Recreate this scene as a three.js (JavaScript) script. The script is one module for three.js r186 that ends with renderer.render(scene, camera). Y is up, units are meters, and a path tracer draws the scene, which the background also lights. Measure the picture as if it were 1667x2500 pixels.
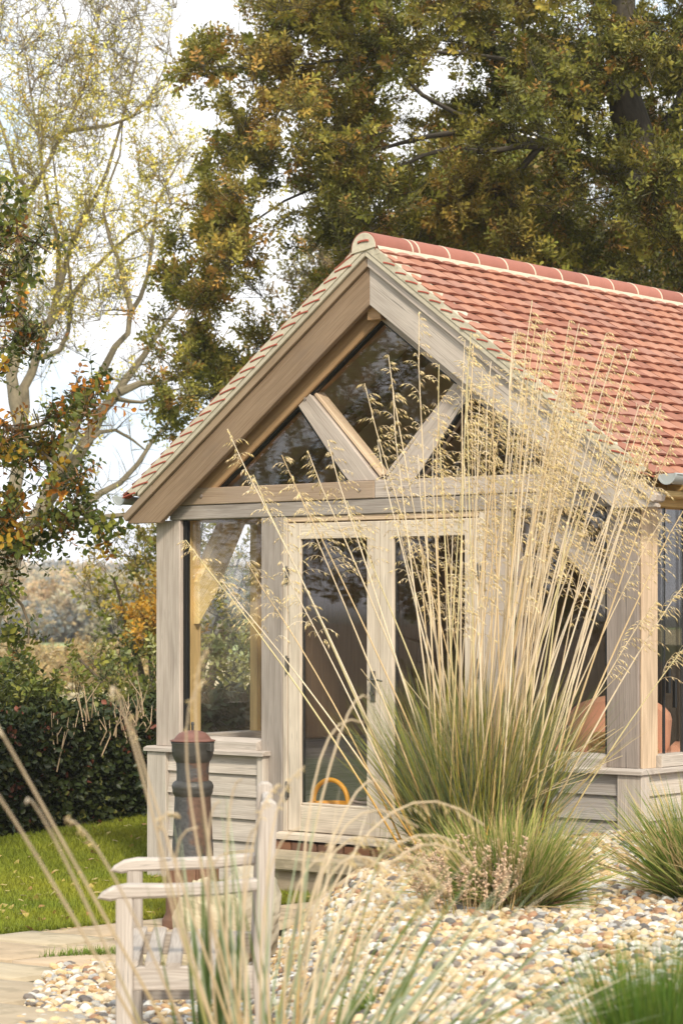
import * as THREE from 'three';
import { mergeGeometries } from 'three/addons/utils/BufferGeometryUtils.js';

// ------------------------------------------------------------------ camera, sky, sun, exposure
const V3 = THREE.Vector3, PI = Math.PI;
const scene = new THREE.Scene();
const camera = new THREE.PerspectiveCamera(23.93, 682 / 1024, 0.3, 3000);
const TH = 0.683, EYE = new V3(9.684, 1.522, 12.298);
const RT = new V3(Math.cos(TH), 0, -Math.sin(TH)), FW = new V3(-Math.sin(TH), 0, -Math.cos(TH));
camera.position.copy(EYE);
camera.rotation.y = TH;
camera.setViewOffset(682, 1024, 0, -98.6, 682, 1024);           // a level camera with a risen lens: verticals stay upright
camera.focus = 15.2; camera.userData.fStop = 5.2;
camera.updateProjectionMatrix(); camera.updateMatrixWorld(true);

const renderer = new THREE.WebGLRenderer({ antialias: true });
renderer.setSize(682, 1024);
renderer.toneMapping = THREE.LinearToneMapping;
renderer.toneMappingExposure = 1.42;
renderer.shadowMap.enabled = true;

const SUN_DIR = new V3(0.70, 0.74, 0.55).normalize();
const sun = new THREE.DirectionalLight(new THREE.Color(1.0, 0.90, 0.74), 2.7);
sun.position.copy(SUN_DIR).multiplyScalar(60); sun.target.position.set(0, 0, 0);
sun.castShadow = true; sun.shadow.radius = 12;
Object.assign(sun.shadow.camera, { left: -30, right: 30, top: 30, bottom: -30, near: 1, far: 160 });
scene.add(sun, sun.target);

function rng(seed) { let a = seed >>> 0; return () => { a = (a + 0x6d2b79f5) | 0; let t = Math.imul(a ^ (a >>> 15), 1 | a); t = (t + Math.imul(t ^ (t >>> 7), 61 | t)) ^ t; return ((t ^ (t >>> 14)) >>> 0) / 4294967296; }; }
const { clamp, lerp, smoothstep } = THREE.MathUtils;
// value noise on a lattice that repeats every (px, py)
function makeNoise(seed) {
  const h = (x, y) => { let n = Math.imul(x, 374761393) + Math.imul(y, 668265263) + Math.imul(seed, 974634777); n = Math.imul(n ^ (n >>> 13), 1274126177); return ((n ^ (n >>> 16)) >>> 0) / 4294967296; };
  return (x, y, px = 4096, py = 4096) => {
    const ix = Math.floor(x), iy = Math.floor(y), fx = x - ix, fy = y - iy, u = fx * fx * (3 - 2 * fx), v = fy * fy * (3 - 2 * fy);
    const m = (a, b) => ((a % b) + b) % b, x0 = m(ix, px), x1 = m(ix + 1, px), y0 = m(iy, py), y1 = m(iy + 1, py);
    return lerp(lerp(h(x0, y0), h(x1, y0), u), lerp(h(x0, y1), h(x1, y1), u), v);
  };
}
const N1 = makeNoise(11), N2 = makeNoise(23), N3 = makeNoise(37);
const fbm = (n, x, y, px, py, o = 4) => { let s = 0, a = 0.5, t = 0; for (let i = 0; i < o; i++) { s += a * n(x, y, px, py); t += a; a *= 0.5; x *= 2; y *= 2; px *= 2; py *= 2; } return s / t; };

{ // bright hazy sky: high white cloud with a few thin blue breaks, brighter towards the sun
  const W = 1024, H = 512, d = new Float32Array(W * H * 4);
  for (let j = 0; j < H; j++) for (let i = 0; i < W; i++) {
    const el = ((j + 0.5) / H - 0.5) * PI, ph = ((i + 0.5) / W - 0.5) * 2 * PI;
    const x = Math.cos(ph) * Math.cos(el), y = Math.sin(el), z = Math.sin(ph) * Math.cos(el);
    const k = 1 / (Math.max(y, 0) + 0.22);
    const c = fbm(N1, x * k * 2.3 + 40.3, z * k * 2.3 + 41.2, 4096, 4096, 5);
    const blue = smoothstep(0.52 - c, -0.02, 0.1) * smoothstep(y, 0.0, 0.1) * 0.55;
    const g = Math.max(0, x * SUN_DIR.x + y * SUN_DIR.y + z * SUN_DIR.z);
    const glow = 0.5 * Math.pow(g, 3) + 0.9 * Math.pow(g, 24);
    const low = smoothstep(y, -0.02, 0.18);
    let r = lerp(0.95, 1.02, low) + glow, gg = lerp(0.95, 1.02, low) + glow * 0.95, b = lerp(0.99, 1.03, low) + glow * 0.85;
    r = lerp(r, 0.40, blue); gg = lerp(gg, 0.62, blue); b = lerp(b, 0.80, blue);
    if (y < 0) { const t = smoothstep(-y, 0, 0.06); r = lerp(r, 0.22, t); gg = lerp(gg, 0.22, t); b = lerp(b, 0.16, t); }
    d.set([r, gg, b, 1], (j * W + i) * 4);
  }
  const sky = new THREE.DataTexture(d, W, H, THREE.RGBAFormat, THREE.FloatType);
  sky.mapping = THREE.EquirectangularReflectionMapping; sky.magFilter = THREE.LinearFilter; sky.needsUpdate = true;
  scene.background = sky; scene.environment = sky;
}

// ------------------------------------------------------------------ helpers
// site axes: s metres to the right, d metres up the garden from where the path meets the drive, y up
const site = (s, y, d) => EYE.clone().setY(y).addScaledVector(RT, s).addScaledVector(FW, d);
const siteOf = (x, z) => { const dx = x - EYE.x, dz = z - EYE.z; return [dx * RT.x + dz * RT.z, dx * FW.x + dz * FW.z]; };
const used = new Map();
function numbered(n) { const k = used.get(n) || 0; used.set(n, k + 1); return k ? n + '_' + String(k).padStart(3, '0') : n; }
function tag(o, label, category, group, kind) { if (label) o.userData.label = label; if (category) o.userData.category = category; if (group) o.userData.group = group; if (kind) o.userData.kind = kind; return o; }
function thing(name, label, category, group, pos) { const g = new THREE.Group(); g.name = numbered(name); tag(g, label, category, group); if (pos) g.position.copy(pos); scene.add(g); return g; }
function part(name, geo, mat, parent, label, kind) { const m = new THREE.Mesh(geo, mat); m.name = parent === scene ? numbered(name) : name; m.castShadow = m.receiveShadow = true; if (label) m.userData.label = label; if (kind) m.userData.kind = kind; parent.add(m); return m; }
function struct(name, geo, mat) { return tag(part(name, geo, mat, scene), null, null, null, 'structure'); }
function sub(name, parent) { const g = new THREE.Group(); g.name = name; parent.add(g); return g; }

function dataTex(w, h, f, srgb = false) {
  const d = new Uint8Array(w * h * 4);
  for (let y = 0; y < h; y++) for (let x = 0; x < w; x++) { const c = f(x / w, y / h); const o = (y * w + x) * 4; for (let k = 0; k < 3; k++) { let v = Array.isArray(c) ? c[k] : c; if (srgb) v = v <= 0.0031308 ? v * 12.92 : 1.055 * Math.pow(v, 1 / 2.4) - 0.055; d[o + k] = clamp(v, 0, 1) * 255; } d[o + 3] = 255; }
  const t = new THREE.DataTexture(d, w, h); t.wrapS = t.wrapT = THREE.RepeatWrapping; t.magFilter = THREE.LinearFilter; t.minFilter = THREE.LinearFilter; if (srgb) t.colorSpace = THREE.SRGBColorSpace; t.needsUpdate = true; return t;
}
const mix3 = (a, b, t) => [lerp(a[0], b[0], t), lerp(a[1], b[1], t), lerp(a[2], b[2], t)];

// oak grain: u runs along the grain over 1 m, v across it over 0.5 m
function grainAt(u, v) {
  const w = v + 0.035 * (fbm(N2, u * 3, v * 6, 3, 6, 3) - 0.5) + 0.02 * (N3(u * 2, v * 3, 2, 3) - 0.5);
  const fine = fbm(N1, u * 6, w * 128, 6, 128, 3), mid = fbm(N2, u * 3, w * 36, 3, 36, 3), ring = 0.5 + 0.5 * Math.sin((w * 42 + 2.6 * fbm(N3, u * 2, w * 5, 2, 5, 3)) * 2 * PI);
  return { fine, mid, ring, blot: fbm(N3, u * 4, v * 5, 4, 5, 4) };
}
const texOak = dataTex(768, 768, (u, v) => {
  const g = grainAt(u, v); const t = 0.5 * g.fine + 0.36 * g.mid + 0.14 * g.ring; const crack = smoothstep(g.fine * 0.6 + g.mid * 0.4, 0.66, 0.8);
  const c = mix3([0.64, 0.60, 0.57], [1.0, 0.985, 0.97], smoothstep(t, 0.2, 0.8)); const st = smoothstep(fbm(N2, u * 2, v * 9, 2, 9, 4), 0.5, 0.72); const bl = lerp(0.84, 1.1, g.blot) * lerp(1, 0.8, st * 0.6);
  return c.map((x) => x * bl * (1 - 0.7 * crack));
}, true);
const texOakBrown = dataTex(768, 768, (u, v) => {
  const g = grainAt(u + 0.37, v + 0.21); const t = 0.5 * g.fine + 0.36 * g.mid + 0.14 * g.ring; const crack = smoothstep(g.fine * 0.6 + g.mid * 0.4, 0.66, 0.82);
  const c = mix3([0.62, 0.52, 0.43], [0.93, 0.85, 0.76], smoothstep(t, 0.2, 0.75)); const grey = smoothstep(fbm(N1, u * 3, v * 4, 3, 4, 4), 0.42, 0.66);
  const q = mix3(c, [0.72, 0.66, 0.62], grey * 0.7); return q.map((x) => x * (1 - 0.6 * crack) * lerp(0.85, 1.1, g.blot));
}, true);
const bumpOak = dataTex(768, 768, (u, v) => { const g = grainAt(u, v); return 0.6 * g.fine + 0.34 * g.mid + 0.06 * g.ring; });
function oak(r, g, b, brown = false, rough = 0.85) { const m = new THREE.MeshStandardMaterial({ color: new THREE.Color().setRGB(r, g, b), map: brown ? texOakBrown : texOak, bumpMap: bumpOak, bumpScale: 0.0016, roughness: rough }); return m; }
const M = {
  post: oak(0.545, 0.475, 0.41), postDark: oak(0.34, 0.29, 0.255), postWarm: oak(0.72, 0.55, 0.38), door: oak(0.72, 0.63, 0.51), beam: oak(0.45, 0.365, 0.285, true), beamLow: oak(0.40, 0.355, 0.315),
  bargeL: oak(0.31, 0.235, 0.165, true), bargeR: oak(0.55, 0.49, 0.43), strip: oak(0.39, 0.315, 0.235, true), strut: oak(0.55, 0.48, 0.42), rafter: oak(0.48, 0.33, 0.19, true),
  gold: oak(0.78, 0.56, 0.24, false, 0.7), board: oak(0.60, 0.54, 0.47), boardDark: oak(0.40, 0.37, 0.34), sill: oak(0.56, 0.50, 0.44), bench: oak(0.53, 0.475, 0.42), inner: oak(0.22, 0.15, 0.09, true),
  honey: oak(1.0, 0.78, 0.36, false, 0.7), black: new THREE.MeshStandardMaterial({ color: 0x0b0c0c, roughness: 0.5 }), steel: new THREE.MeshStandardMaterial({ color: 0x77736c, roughness: 0.42, metalness: 0.8 }),  // honey: gold oak brightened so the dim side braces look lit
  gutter: new THREE.MeshStandardMaterial({ color: new THREE.Color().setRGB(0.40, 0.42, 0.41), roughness: 0.45, metalness: 0.15 }),
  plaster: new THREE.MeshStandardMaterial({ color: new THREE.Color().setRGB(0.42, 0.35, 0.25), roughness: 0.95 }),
};
M.glass = new THREE.MeshPhysicalMaterial({ color: 0xffffff, transmission: 1, thickness: 0, roughness: 0, ior: 1.6 });
const texMortar = dataTex(512, 512, (u, v) => { const a = fbm(N1, u * 12, v * 12, 12, 12, 5), b = fbm(N2, u * 60, v * 60, 60, 60, 3), s = smoothstep(fbm(N3, u * 5, v * 5, 5, 5, 4), 0.5, 0.72); const t = lerp(0.78, 1.05, a) * lerp(0.86, 1.06, b); return mix3([t, t * 0.97, t * 0.9], [t * 0.78, t * 0.76, t * 0.66], s * 0.7); }, true);
const bumpMortar = dataTex(512, 512, (u, v) => 0.6 * fbm(N1, u * 24, v * 24, 24, 24, 4) + 0.4 * fbm(N2, u * 80, v * 80, 80, 80, 2));
M.mortar = new THREE.MeshStandardMaterial({ color: new THREE.Color().setRGB(0.60, 0.55, 0.45), map: texMortar, bumpMap: bumpMortar, bumpScale: 0.004, roughness: 0.95 });
M.mortarPale = new THREE.MeshStandardMaterial({ color: new THREE.Color().setRGB(0.66, 0.58, 0.47), map: texMortar, bumpMap: bumpMortar, bumpScale: 0.006, roughness: 0.95 });
M.under = new THREE.MeshStandardMaterial({ color: new THREE.Color().setRGB(0.55, 0.50, 0.41), map: texMortar, roughness: 0.9 });
const texClay = dataTex(512, 512, (u, v) => { const a = fbm(N1, u * 8, v * 8, 8, 8, 5), b = N2(u * 160, v * 160, 160, 160), sp = smoothstep(N3(u * 90, v * 90, 90, 90), 0.86, 0.96); const t = lerp(0.8, 1.08, a) * lerp(0.92, 1.05, b); return mix3([t, t, t], [t * 1.1, t * 1.5, t * 1.7], sp * 0.35).map((x) => x * 0.86); }, true);
const clay = (r, g, b, vc = false) => new THREE.MeshStandardMaterial({ vertexColors: vc, color: new THREE.Color().setRGB(r, g, b), map: texClay, bumpMap: bumpMortar, bumpScale: 0.0015, roughness: 0.82 });
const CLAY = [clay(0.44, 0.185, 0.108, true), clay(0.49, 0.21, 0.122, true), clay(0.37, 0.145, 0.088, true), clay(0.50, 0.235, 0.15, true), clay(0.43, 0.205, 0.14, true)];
M.ridge = [clay(0.42, 0.155, 0.105), clay(0.37, 0.135, 0.092), clay(0.46, 0.175, 0.12)];
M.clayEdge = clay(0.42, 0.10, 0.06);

const R0 = rng(5);
// extrude an outline (facade x, y) between z0 and z1; uv in metres along dir; edges eased
function poly(pts, z0, z1, dir = [1, 0], ease = 0.004) {
  const sh = new THREE.Shape(pts.map((p) => new THREE.Vector2(p[0], p[1])));
  const g = new THREE.ExtrudeGeometry(sh, { depth: Math.max(1e-4, z1 - z0 - 2 * ease), bevelEnabled: true, bevelThickness: ease, bevelSize: ease, bevelOffset: -ease, bevelSegments: 1, steps: 1 });
  g.translate(0, 0, z0 + ease);
  const p = g.attributes.position, uv = g.attributes.uv, zg = dir === 'z', l = zg ? 1 : Math.hypot(dir[0], dir[1]), a = zg ? 0 : dir[0] / l, b = zg ? 0 : dir[1] / l, ou = R0() * 7, ov = R0() * 7;
  if (zg) for (let i = 0; i < p.count; i++) uv.setXY(i, p.getZ(i) + ou, (p.getX(i) + p.getY(i)) * 2 + ov);
  else for (let i = 0; i < p.count; i++) uv.setXY(i, p.getX(i) * a + p.getY(i) * b + ou, (-p.getX(i) * b + p.getY(i) * a + p.getZ(i) * 0.9) * 2 + ov);
  return g;
}
const rect = (x0, y0, x1, y1) => [[x0, y0], [x1, y0], [x1, y1], [x0, y1]];
const band = (x0, y0, x1, y1, w) => { const l = Math.hypot(x1 - x0, y1 - y0), nx = -(y1 - y0) / l * w / 2, ny = (x1 - x0) / l * w / 2; return [[x0 - nx, y0 - ny], [x1 - nx, y1 - ny], [x1 + nx, y1 + ny], [x0 + nx, y0 + ny]]; };
// a box of eased edges with its grain along axis 'x', 'y' or 'z'
function box(x0, x1, y0, y1, z0, z1, axis = 'x', ease = 0.004) {
  if (axis === 'z') { const g = poly(rect(-z1, y0, -z0, y1), x0, x1, [1, 0], Math.min(ease, (z1 - z0) / 3, (y1 - y0) / 3, (x1 - x0) / 3)); g.rotateY(PI / 2); return g; }
  return poly(rect(x0, y0, x1, y1), z0, z1, axis === 'y' ? [0, 1] : [1, 0], Math.min(ease, (z1 - z0) / 3, (y1 - y0) / 3, (x1 - x0) / 3));
}
// a section given as [z, y] points, run along x
const alongX = (zy, x0, x1, ease = 0.003) => poly(zy.map((p) => [-p[0], p[1]]).reverse(), x0, x1, 'z', ease).rotateY(PI / 2);
// tube through points with a radius at each
function tube(pts, rad, sides = 6, cap = false) {
  const n = pts.length, pos = [], uv = [], idx = []; let len = 0; const up = new V3(), t = new V3(), a = new V3(), b = new V3();
  for (let i = 0; i < n; i++) {
    t.copy(pts[Math.min(n - 1, i + 1)]).sub(pts[Math.max(0, i - 1)]).normalize();
    if (i === 0) { up.set(0.3, 0.2, 1).normalize(); if (Math.abs(up.dot(t)) > 0.9) up.set(1, 0, 0); }
    a.copy(up).addScaledVector(t, -up.dot(t)).normalize(); up.copy(a); b.crossVectors(t, a);
    if (i) len += pts[i].distanceTo(pts[i - 1]);
    for (let k = 0; k <= sides; k++) { const an = (k / sides) * 2 * PI, c = Math.cos(an) * rad[i], s = Math.sin(an) * rad[i]; pos.push(pts[i].x + a.x * c + b.x * s, pts[i].y + a.y * c + b.y * s, pts[i].z + a.z * c + b.z * s); uv.push((k / sides) * Math.max(0.02, rad[0] * 6), len); }
  }
  for (let i = 0; i < n - 1; i++) for (let k = 0; k < sides; k++) { const q = i * (sides + 1) + k; idx.push(q, q + 1, q + sides + 1, q + 1, q + sides + 2, q + sides + 1); }
  const g = new THREE.BufferGeometry(); g.setAttribute('position', new THREE.Float32BufferAttribute(pos, 3)); g.setAttribute('uv', new THREE.Float32BufferAttribute(uv, 2)); g.setIndex(idx); g.computeVertexNormals(); return g;
}
function paint(g, c) { const n = g.attributes.position.count, a = new Float32Array(n * 3); for (let i = 0; i < n; i++) a.set(c, i * 3); g.setAttribute('color', new THREE.BufferAttribute(a, 3)); return g; }
const plain = (o) => new THREE.MeshStandardMaterial(o);

// ------------------------------------------------------------------ the lie of the land
function groundAt(x, z) {
  const [s, d] = siteOf(x, z);
  let low = -0.10 - 0.028 * clamp(d - 8, -4, 9.2);
  if (d > 30) low = lerp(low, -0.5, smoothstep(d, 30, 50));
  const sh = smoothstep(d, 12.9, 14.6), t = smoothstep(s, lerp(-0.55, 0.55, sh), lerp(0.35, 1.55, sh));
  const side = smoothstep(s, 5, 14) * 0.5;
  let y = lerp(low, 0.2 + 0.02 * (N1(x * 1.3, z * 1.3) - 0.5), d < 30 ? t : 0) + (d < 40 ? side : 0);
  if (d > 150) y += 8.5 * smoothstep(d, 170, 560) + 1.5 * smoothstep(d, 190, 500) * (fbm(N2, x * 0.006 + 9, z * 0.006 + 5, 4096, 4096, 3) - 0.5) * 2;
  return y;
}
const IN_FRAME = (s, d, m = 0.4) => Math.abs(s) < d * 0.1413 + m;
const gravelSide = (x, z) => { // positive on the pebbled side of the bed's curved edge
  const e = [[1.9, 0.3], [1.62, 2.2], [1.40, 3.75], [1.22, 4.1], [1.75, 4.75], [2.4, 5.46], [3.2, 6.3], [4.6, 7.6], [7, 9.5]];
  if (z <= e[0][1]) return x - e[0][0]; for (let i = 1; i < e.length; i++) if (z <= e[i][1]) { const t = (z - e[i - 1][1]) / (e[i][1] - e[i - 1][1]); return x - lerp(e[i - 1][0], e[i][0], t); } return x - 7;
};
{ // one sheet of ground, finer near the house
  const ss = [], ds = [];
  for (let d = -40; d < 0; d += 4) ds.push(d); for (let d = 0; d < 30; d += 0.25) ds.push(d); for (let d = 30; d < 120; d += 3) ds.push(d); for (let d = 120; d <= 700; d += 20) ds.push(d);
  for (let s = -260; s < -60; s += 20) ss.push(s); for (let s = -60; s < -8; s += 2) ss.push(s); for (let s = -8; s < 8; s += 0.2) ss.push(s); for (let s = 8; s < 60; s += 2) ss.push(s); for (let s = 60; s <= 260; s += 20) ss.push(s);
  const pos = [], uv = [], col = [], idx = [];
  for (const d of ds) for (const s of ss) {
    const p = site(s, 0, d), y = groundAt(p.x, p.z) - 0.012; pos.push(p.x, y, p.z); uv.push(s, d);
    let c = [0.16, 0.12, 0.075];
    if (d > 8 && d < 17 && gravelSide(p.x, p.z) < 0 && p.x > 0) c = [0.07, 0.065, 0.03];
    if (d > 23) c = [0.10, 0.11, 0.035];
    if (d > 45) c = [0.66, 0.56, 0.34];
    if (d > 98) c = [0.36, 0.43, 0.17];
    if (d > 152) c = [0.10, 0.085, 0.05];
    col.push(...c);
  }
  const w = ss.length; for (let j = 0; j < ds.length - 1; j++) for (let i = 0; i < w - 1; i++) { const q = j * w + i; idx.push(q, q + 1, q + w, q + 1, q + w + 1, q + w); }
  const g = new THREE.BufferGeometry(); g.setAttribute('position', new THREE.Float32BufferAttribute(pos, 3)); g.setAttribute('uv', new THREE.Float32BufferAttribute(uv, 2)); g.setAttribute('color', new THREE.Float32BufferAttribute(col, 3)); g.setIndex(idx); g.computeVertexNormals();
  struct('ground', g, plain({ vertexColors: true, map: texMortar, roughness: 1 }));
}
// lawn edge x = 0.05 (runs back beside the house); paving apron before the facade
const texLawn = dataTex(512, 512, (u, v) => { const a = fbm(N1, u * 10, v * 10, 10, 10, 5), b = fbm(N2, u * 90, v * 90, 90, 90, 2); return mix3([0.055, 0.10, 0.012], [0.15, 0.22, 0.03], a * 0.6 + b * 0.4); }, true);
const lawnInside = (x, z) => x < 0.02 + 0.05 * Math.sin(z * 3.1) && !(x > -2.04 && z < 0.1) && x > -14;
{
  const pos = [], uv = [], idx = []; const xs = [], zs = []; for (let x = -14; x <= 0.001; x += 0.25) xs.push(x); for (let z = -14; z <= 10; z += 0.25) zs.push(z);
  for (const z of zs) for (const x of xs) { pos.push(x, groundAt(x, z), z); uv.push(x / 2, z / 2); }
  const w = xs.length; for (let j = 0; j < zs.length - 1; j++) for (let i = 0; i < w - 1; i++) { const cx = xs[i] + 0.12, cz = zs[j] + 0.12; if (cx > -1.9 && cz < 0.0) continue; const q = j * w + i; idx.push(q, q + w, q + 1, q + 1, q + w, q + w + 1); }
  const g = new THREE.BufferGeometry(); g.setAttribute('position', new THREE.Float32BufferAttribute(pos, 3)); g.setAttribute('uv', new THREE.Float32BufferAttribute(uv, 2)); g.setIndex(idx); g.computeVertexNormals();
  struct('lawn', g, plain({ map: texLawn, roughness: 1 }));
}
// one short tuft of mown grass, scattered
function blade(out, p, dir, len, w, bend, segs, c0, c1, flat = null, fall = 0.5) {
  // ribbon from p along dir, drooping by bend
  const q = p.clone(), v = dir.clone().normalize(), side = new V3(); const base = out.n;
  side.crossVectors(v, flat || new V3(0, 1, 0)); if (side.lengthSq() < 1e-4) side.set(1, 0, 0); side.normalize();
  for (let i = 0; i <= segs; i++) {
    const t = i / segs, ww = w * (1 - Math.pow(t, 1.6)) * 0.5 + (i === segs ? 0 : w * 0.06);
    out.pos.push(q.x - side.x * ww, q.y - side.y * ww, q.z - side.z * ww, q.x + side.x * ww, q.y + side.y * ww, q.z + side.z * ww);
    const c = mix3(c0, c1, Math.pow(t, fall)); out.col.push(...c, ...c); out.n += 2;
    if (i < segs) { const k = base + i * 2; out.idx.push(k, k + 1, k + 2, k + 1, k + 3, k + 2); q.addScaledVector(v, len / segs); v.y -= bend / segs; v.normalize(); }
  }
}
const newBuf = () => ({ pos: [], col: [], idx: [], n: 0 });
function bufGeo(o) { const g = new THREE.BufferGeometry(); g.setAttribute('position', new THREE.Float32BufferAttribute(o.pos, 3)); g.setAttribute('color', new THREE.Float32BufferAttribute(o.col, 3)); g.setIndex(o.idx); g.computeVertexNormals(); return g; }
const leafy = (trans = 0.35, extra = {}) => new THREE.MeshPhysicalMaterial({ vertexColors: true, roughness: 0.75, transmission: trans, thickness: 0, ior: 1.3, side: THREE.DoubleSide, ...extra });
M.blade = leafy(0.25); M.straw = leafy(0.15); M.leaf = leafy(0.35); M.gloss = leafy(0.2, { roughness: 0.4 });
const mt = new THREE.Matrix4(), qt = new THREE.Quaternion(), sc = new V3(), cc = new THREE.Color();
function instanced(name, geo, mat, list, parent, kind = 'stuff') { // list of {p, q, s, c}
  const m = new THREE.InstancedMesh(geo, mat, list.length); m.name = parent === scene ? numbered(name) : name; m.castShadow = m.receiveShadow = true;
  list.forEach((e, i) => { mt.compose(e.p, e.q, typeof e.s === 'number' ? sc.setScalar(e.s) : e.s); m.setMatrixAt(i, mt); if (e.c) m.setColorAt(i, cc.setRGB(e.c[0], e.c[1], e.c[2])); });
  m.userData.kind = kind; parent.add(m); return m;
}
const qY = (a) => new THREE.Quaternion().setFromAxisAngle(new V3(0, 1, 0), a);
const qRand = (r) => new THREE.Quaternion().setFromEuler(new THREE.Euler(r() * 6.28, r() * 6.28, r() * 6.28));
{
  const r = rng(301), o = newBuf(); for (let i = 0; i < 9; i++) blade(o, new V3((r() - 0.5) * 0.05, 0, (r() - 0.5) * 0.05), new V3((r() - 0.5) * 1.1, 1, (r() - 0.5) * 1.1), 0.022 + r() * 0.03, 0.0045, 0.5, 2, [0.06, 0.09, 0.006], [0.23, 0.29, 0.022]);
  const g = bufGeo(o), list = [], leaves = [];
  for (let i = 0; i < 90000 && list.length < 42000; i++) {
    const d = 12.6 + 10.4 * Math.pow(r(), 1.2), s = -d * 0.1413 - 0.4 + r() * d * 0.16, p = site(s, 0, d); if (!lawnInside(p.x, p.z)) continue;
    p.y = groundAt(p.x, p.z); const t = fbm(N3, p.x * 0.9 + 3, p.z * 0.9 + 7, 4096, 4096, 3), b = lerp(0.75, 1.25, t) * (0.85 + 0.3 * r()); list.push({ p, q: qY(r() * 6.28), s: 0.8 + 0.6 * r(), c: [b * (0.9 + 0.5 * t), b, b] });
    if (r() < 0.009) leaves.push({ p: p.clone().add(new V3(0, 0.028 + 0.012 * r(), 0)), q: new THREE.Quaternion().setFromEuler(new THREE.Euler((r() - 0.5) * 1.2, r() * 6.28, (r() - 0.5) * 1.2)), s: 0.7 + 0.7 * r(), c: r() < 0.6 ? [0.50, 0.37, 0.10] : [0.40, 0.22, 0.07] });
  }
  tag(instanced('lawn_grass', g, M.blade, list, scene), 'short mown green grass covering the lawn before the hedge', 'grass');
  const lo = newBuf(); blade(lo, new V3(-0.022, 0, 0), new V3(1, 0.25, 0), 0.046, 0.03, 0.5, 3, [1, 1, 1], [1, 1, 1], new V3(0, 1, 0));
  // leaves lie along the path edge too
  for (let i = 0; i < 130; i++) { const z = 2.3 + r() * 3.6, x = 0.06 + 0.16 * r() * r(); leaves.push({ p: new V3(x, groundAt(x, z) + 0.012, z), q: qY(r() * 6.28), s: 0.7 + 0.6 * r(), c: r() < 0.5 ? [0.55, 0.42, 0.14] : [0.42, 0.24, 0.08] }); }
  tag(instanced('fallen_leaves', bufGeo(lo), M.leaf, leaves, scene), 'yellow fallen leaves strewn over the lawn and along its edge', 'leaves');
}
// ------------------------------------------------------------------ paving: riven stone slabs, each its own piece
const texStone = dataTex(512, 512, (u, v) => { const a = fbm(N1, u * 6, v * 6, 6, 6, 6), b = fbm(N2, u * 5 + 1, v * 24, 5, 24, 4), s = smoothstep(fbm(N3, u * 8, v * 8, 8, 8, 4), 0.52, 0.7); const c = mix3([0.62, 0.55, 0.45], [1, 0.93, 0.81], a * 0.6 + b * 0.4); return mix3(c, [0.45, 0.42, 0.33], s * 0.5); }, true);
const bumpStone = dataTex(512, 512, (u, v) => 0.7 * fbm(N1, u * 6, v * 6, 6, 6, 6) + 0.3 * fbm(N2, u * 5, v * 24, 5, 24, 3));
const STONE = [[0.56, 0.46, 0.35], [0.50, 0.43, 0.34], [0.60, 0.49, 0.38], [0.53, 0.47, 0.37]].map((c) => plain({ color: new THREE.Color().setRGB(...c), map: texStone, bumpMap: bumpStone, bumpScale: 0.012, roughness: 0.9 }));
{
  const pav = new THREE.Group(); pav.name = 'paving'; pav.userData.kind = 'structure'; scene.add(pav);
  const r = rng(77);
  function slab(x0, x1, z0, z1) {
    const g = 0.011 + 0.007 * r(), nx = 4, nz = 4, hx = [], pos = [], uv = [], idx = [], ou = r() * 5, ov = r() * 5, tip = (r() - 0.5) * 0.012;
    const P = (i, k) => { const jx = (i === 0 || i === nx) ? (r() - 0.5) * 0.01 : 0, jz = (k === 0 || k === nz) ? (r() - 0.5) * 0.01 : 0; return [lerp(x0 + g, x1 - g, i / nx) + jx, lerp(z0 + g, z1 - g, k / nz) + jz]; };
    const cx = (x0 + x1) / 2, cz = (z0 + z1) / 2, base = groundAt(cx, cz), gx = groundAt(cx + 0.3, cz) - base, gz = groundAt(cx, cz + 0.3) - base;
    const H = (x, z) => base + (x - cx) / 0.3 * gx + (z - cz) / 0.3 * gz + 0.022 + tip + 0.006 * (N2(x * 5, z * 5) - 0.5);
    for (let k = 0; k <= nz; k++) for (let i = 0; i <= nx; i++) { const [x, z] = P(i, k), e = (i === 0 || i === nx || k === 0 || k === nz) ? 0.006 : 0; pos.push(x, H(x, z) - e, z); uv.push(x * 1.1 + ou, z * 1.1 + ov); }
    for (let k = 0; k < nz; k++) for (let i = 0; i < nx; i++) { const q = k * (nx + 1) + i; idx.push(q, q + nx + 1, q + 1, q + 1, q + nx + 1, q + nx + 2); }
    const ring = []; for (let i = 0; i <= nx; i++) ring.push(i); for (let k = 1; k <= nz; k++) ring.push(k * (nx + 1) + nx); for (let i = nx - 1; i >= 0; i--) ring.push(nz * (nx + 1) + i); for (let k = nz - 1; k > 0; k--) ring.push(k * (nx + 1));
    const b0 = pos.length / 3; ring.forEach((q) => { pos.push(pos[q * 3], pos[q * 3 + 1] - 0.05, pos[q * 3 + 2]); uv.push(uv[q * 2], uv[q * 2 + 1] + 0.05); });
    ring.forEach((q, i) => { const n = (i + 1) % ring.length; idx.push(q, ring[n], b0 + i, ring[n], b0 + n, b0 + i); });
    const geo = new THREE.BufferGeometry(); geo.setAttribute('position', new THREE.Float32BufferAttribute(pos, 3)); geo.setAttribute('uv', new THREE.Float32BufferAttribute(uv, 2)); geo.setIndex(idx); geo.computeVertexNormals();
    part('paving_slab', geo, STONE[Math.floor(r() * 4)], pav);
  }
  let z = 0.75;
  for (let row = 0; z < 11; row++) { const h = [0.45, 0.62, 0.56, 0.75, 0.45, 0.6][row % 6]; let x = 0.06; while (x < 8) { const w = 0.42 + 0.5 * r(); if (gravelSide(x + w * 0.35, z + h / 2) < 0) slab(x, x + w, z, z + h); else break; x += w; } z += h; }
}
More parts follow.
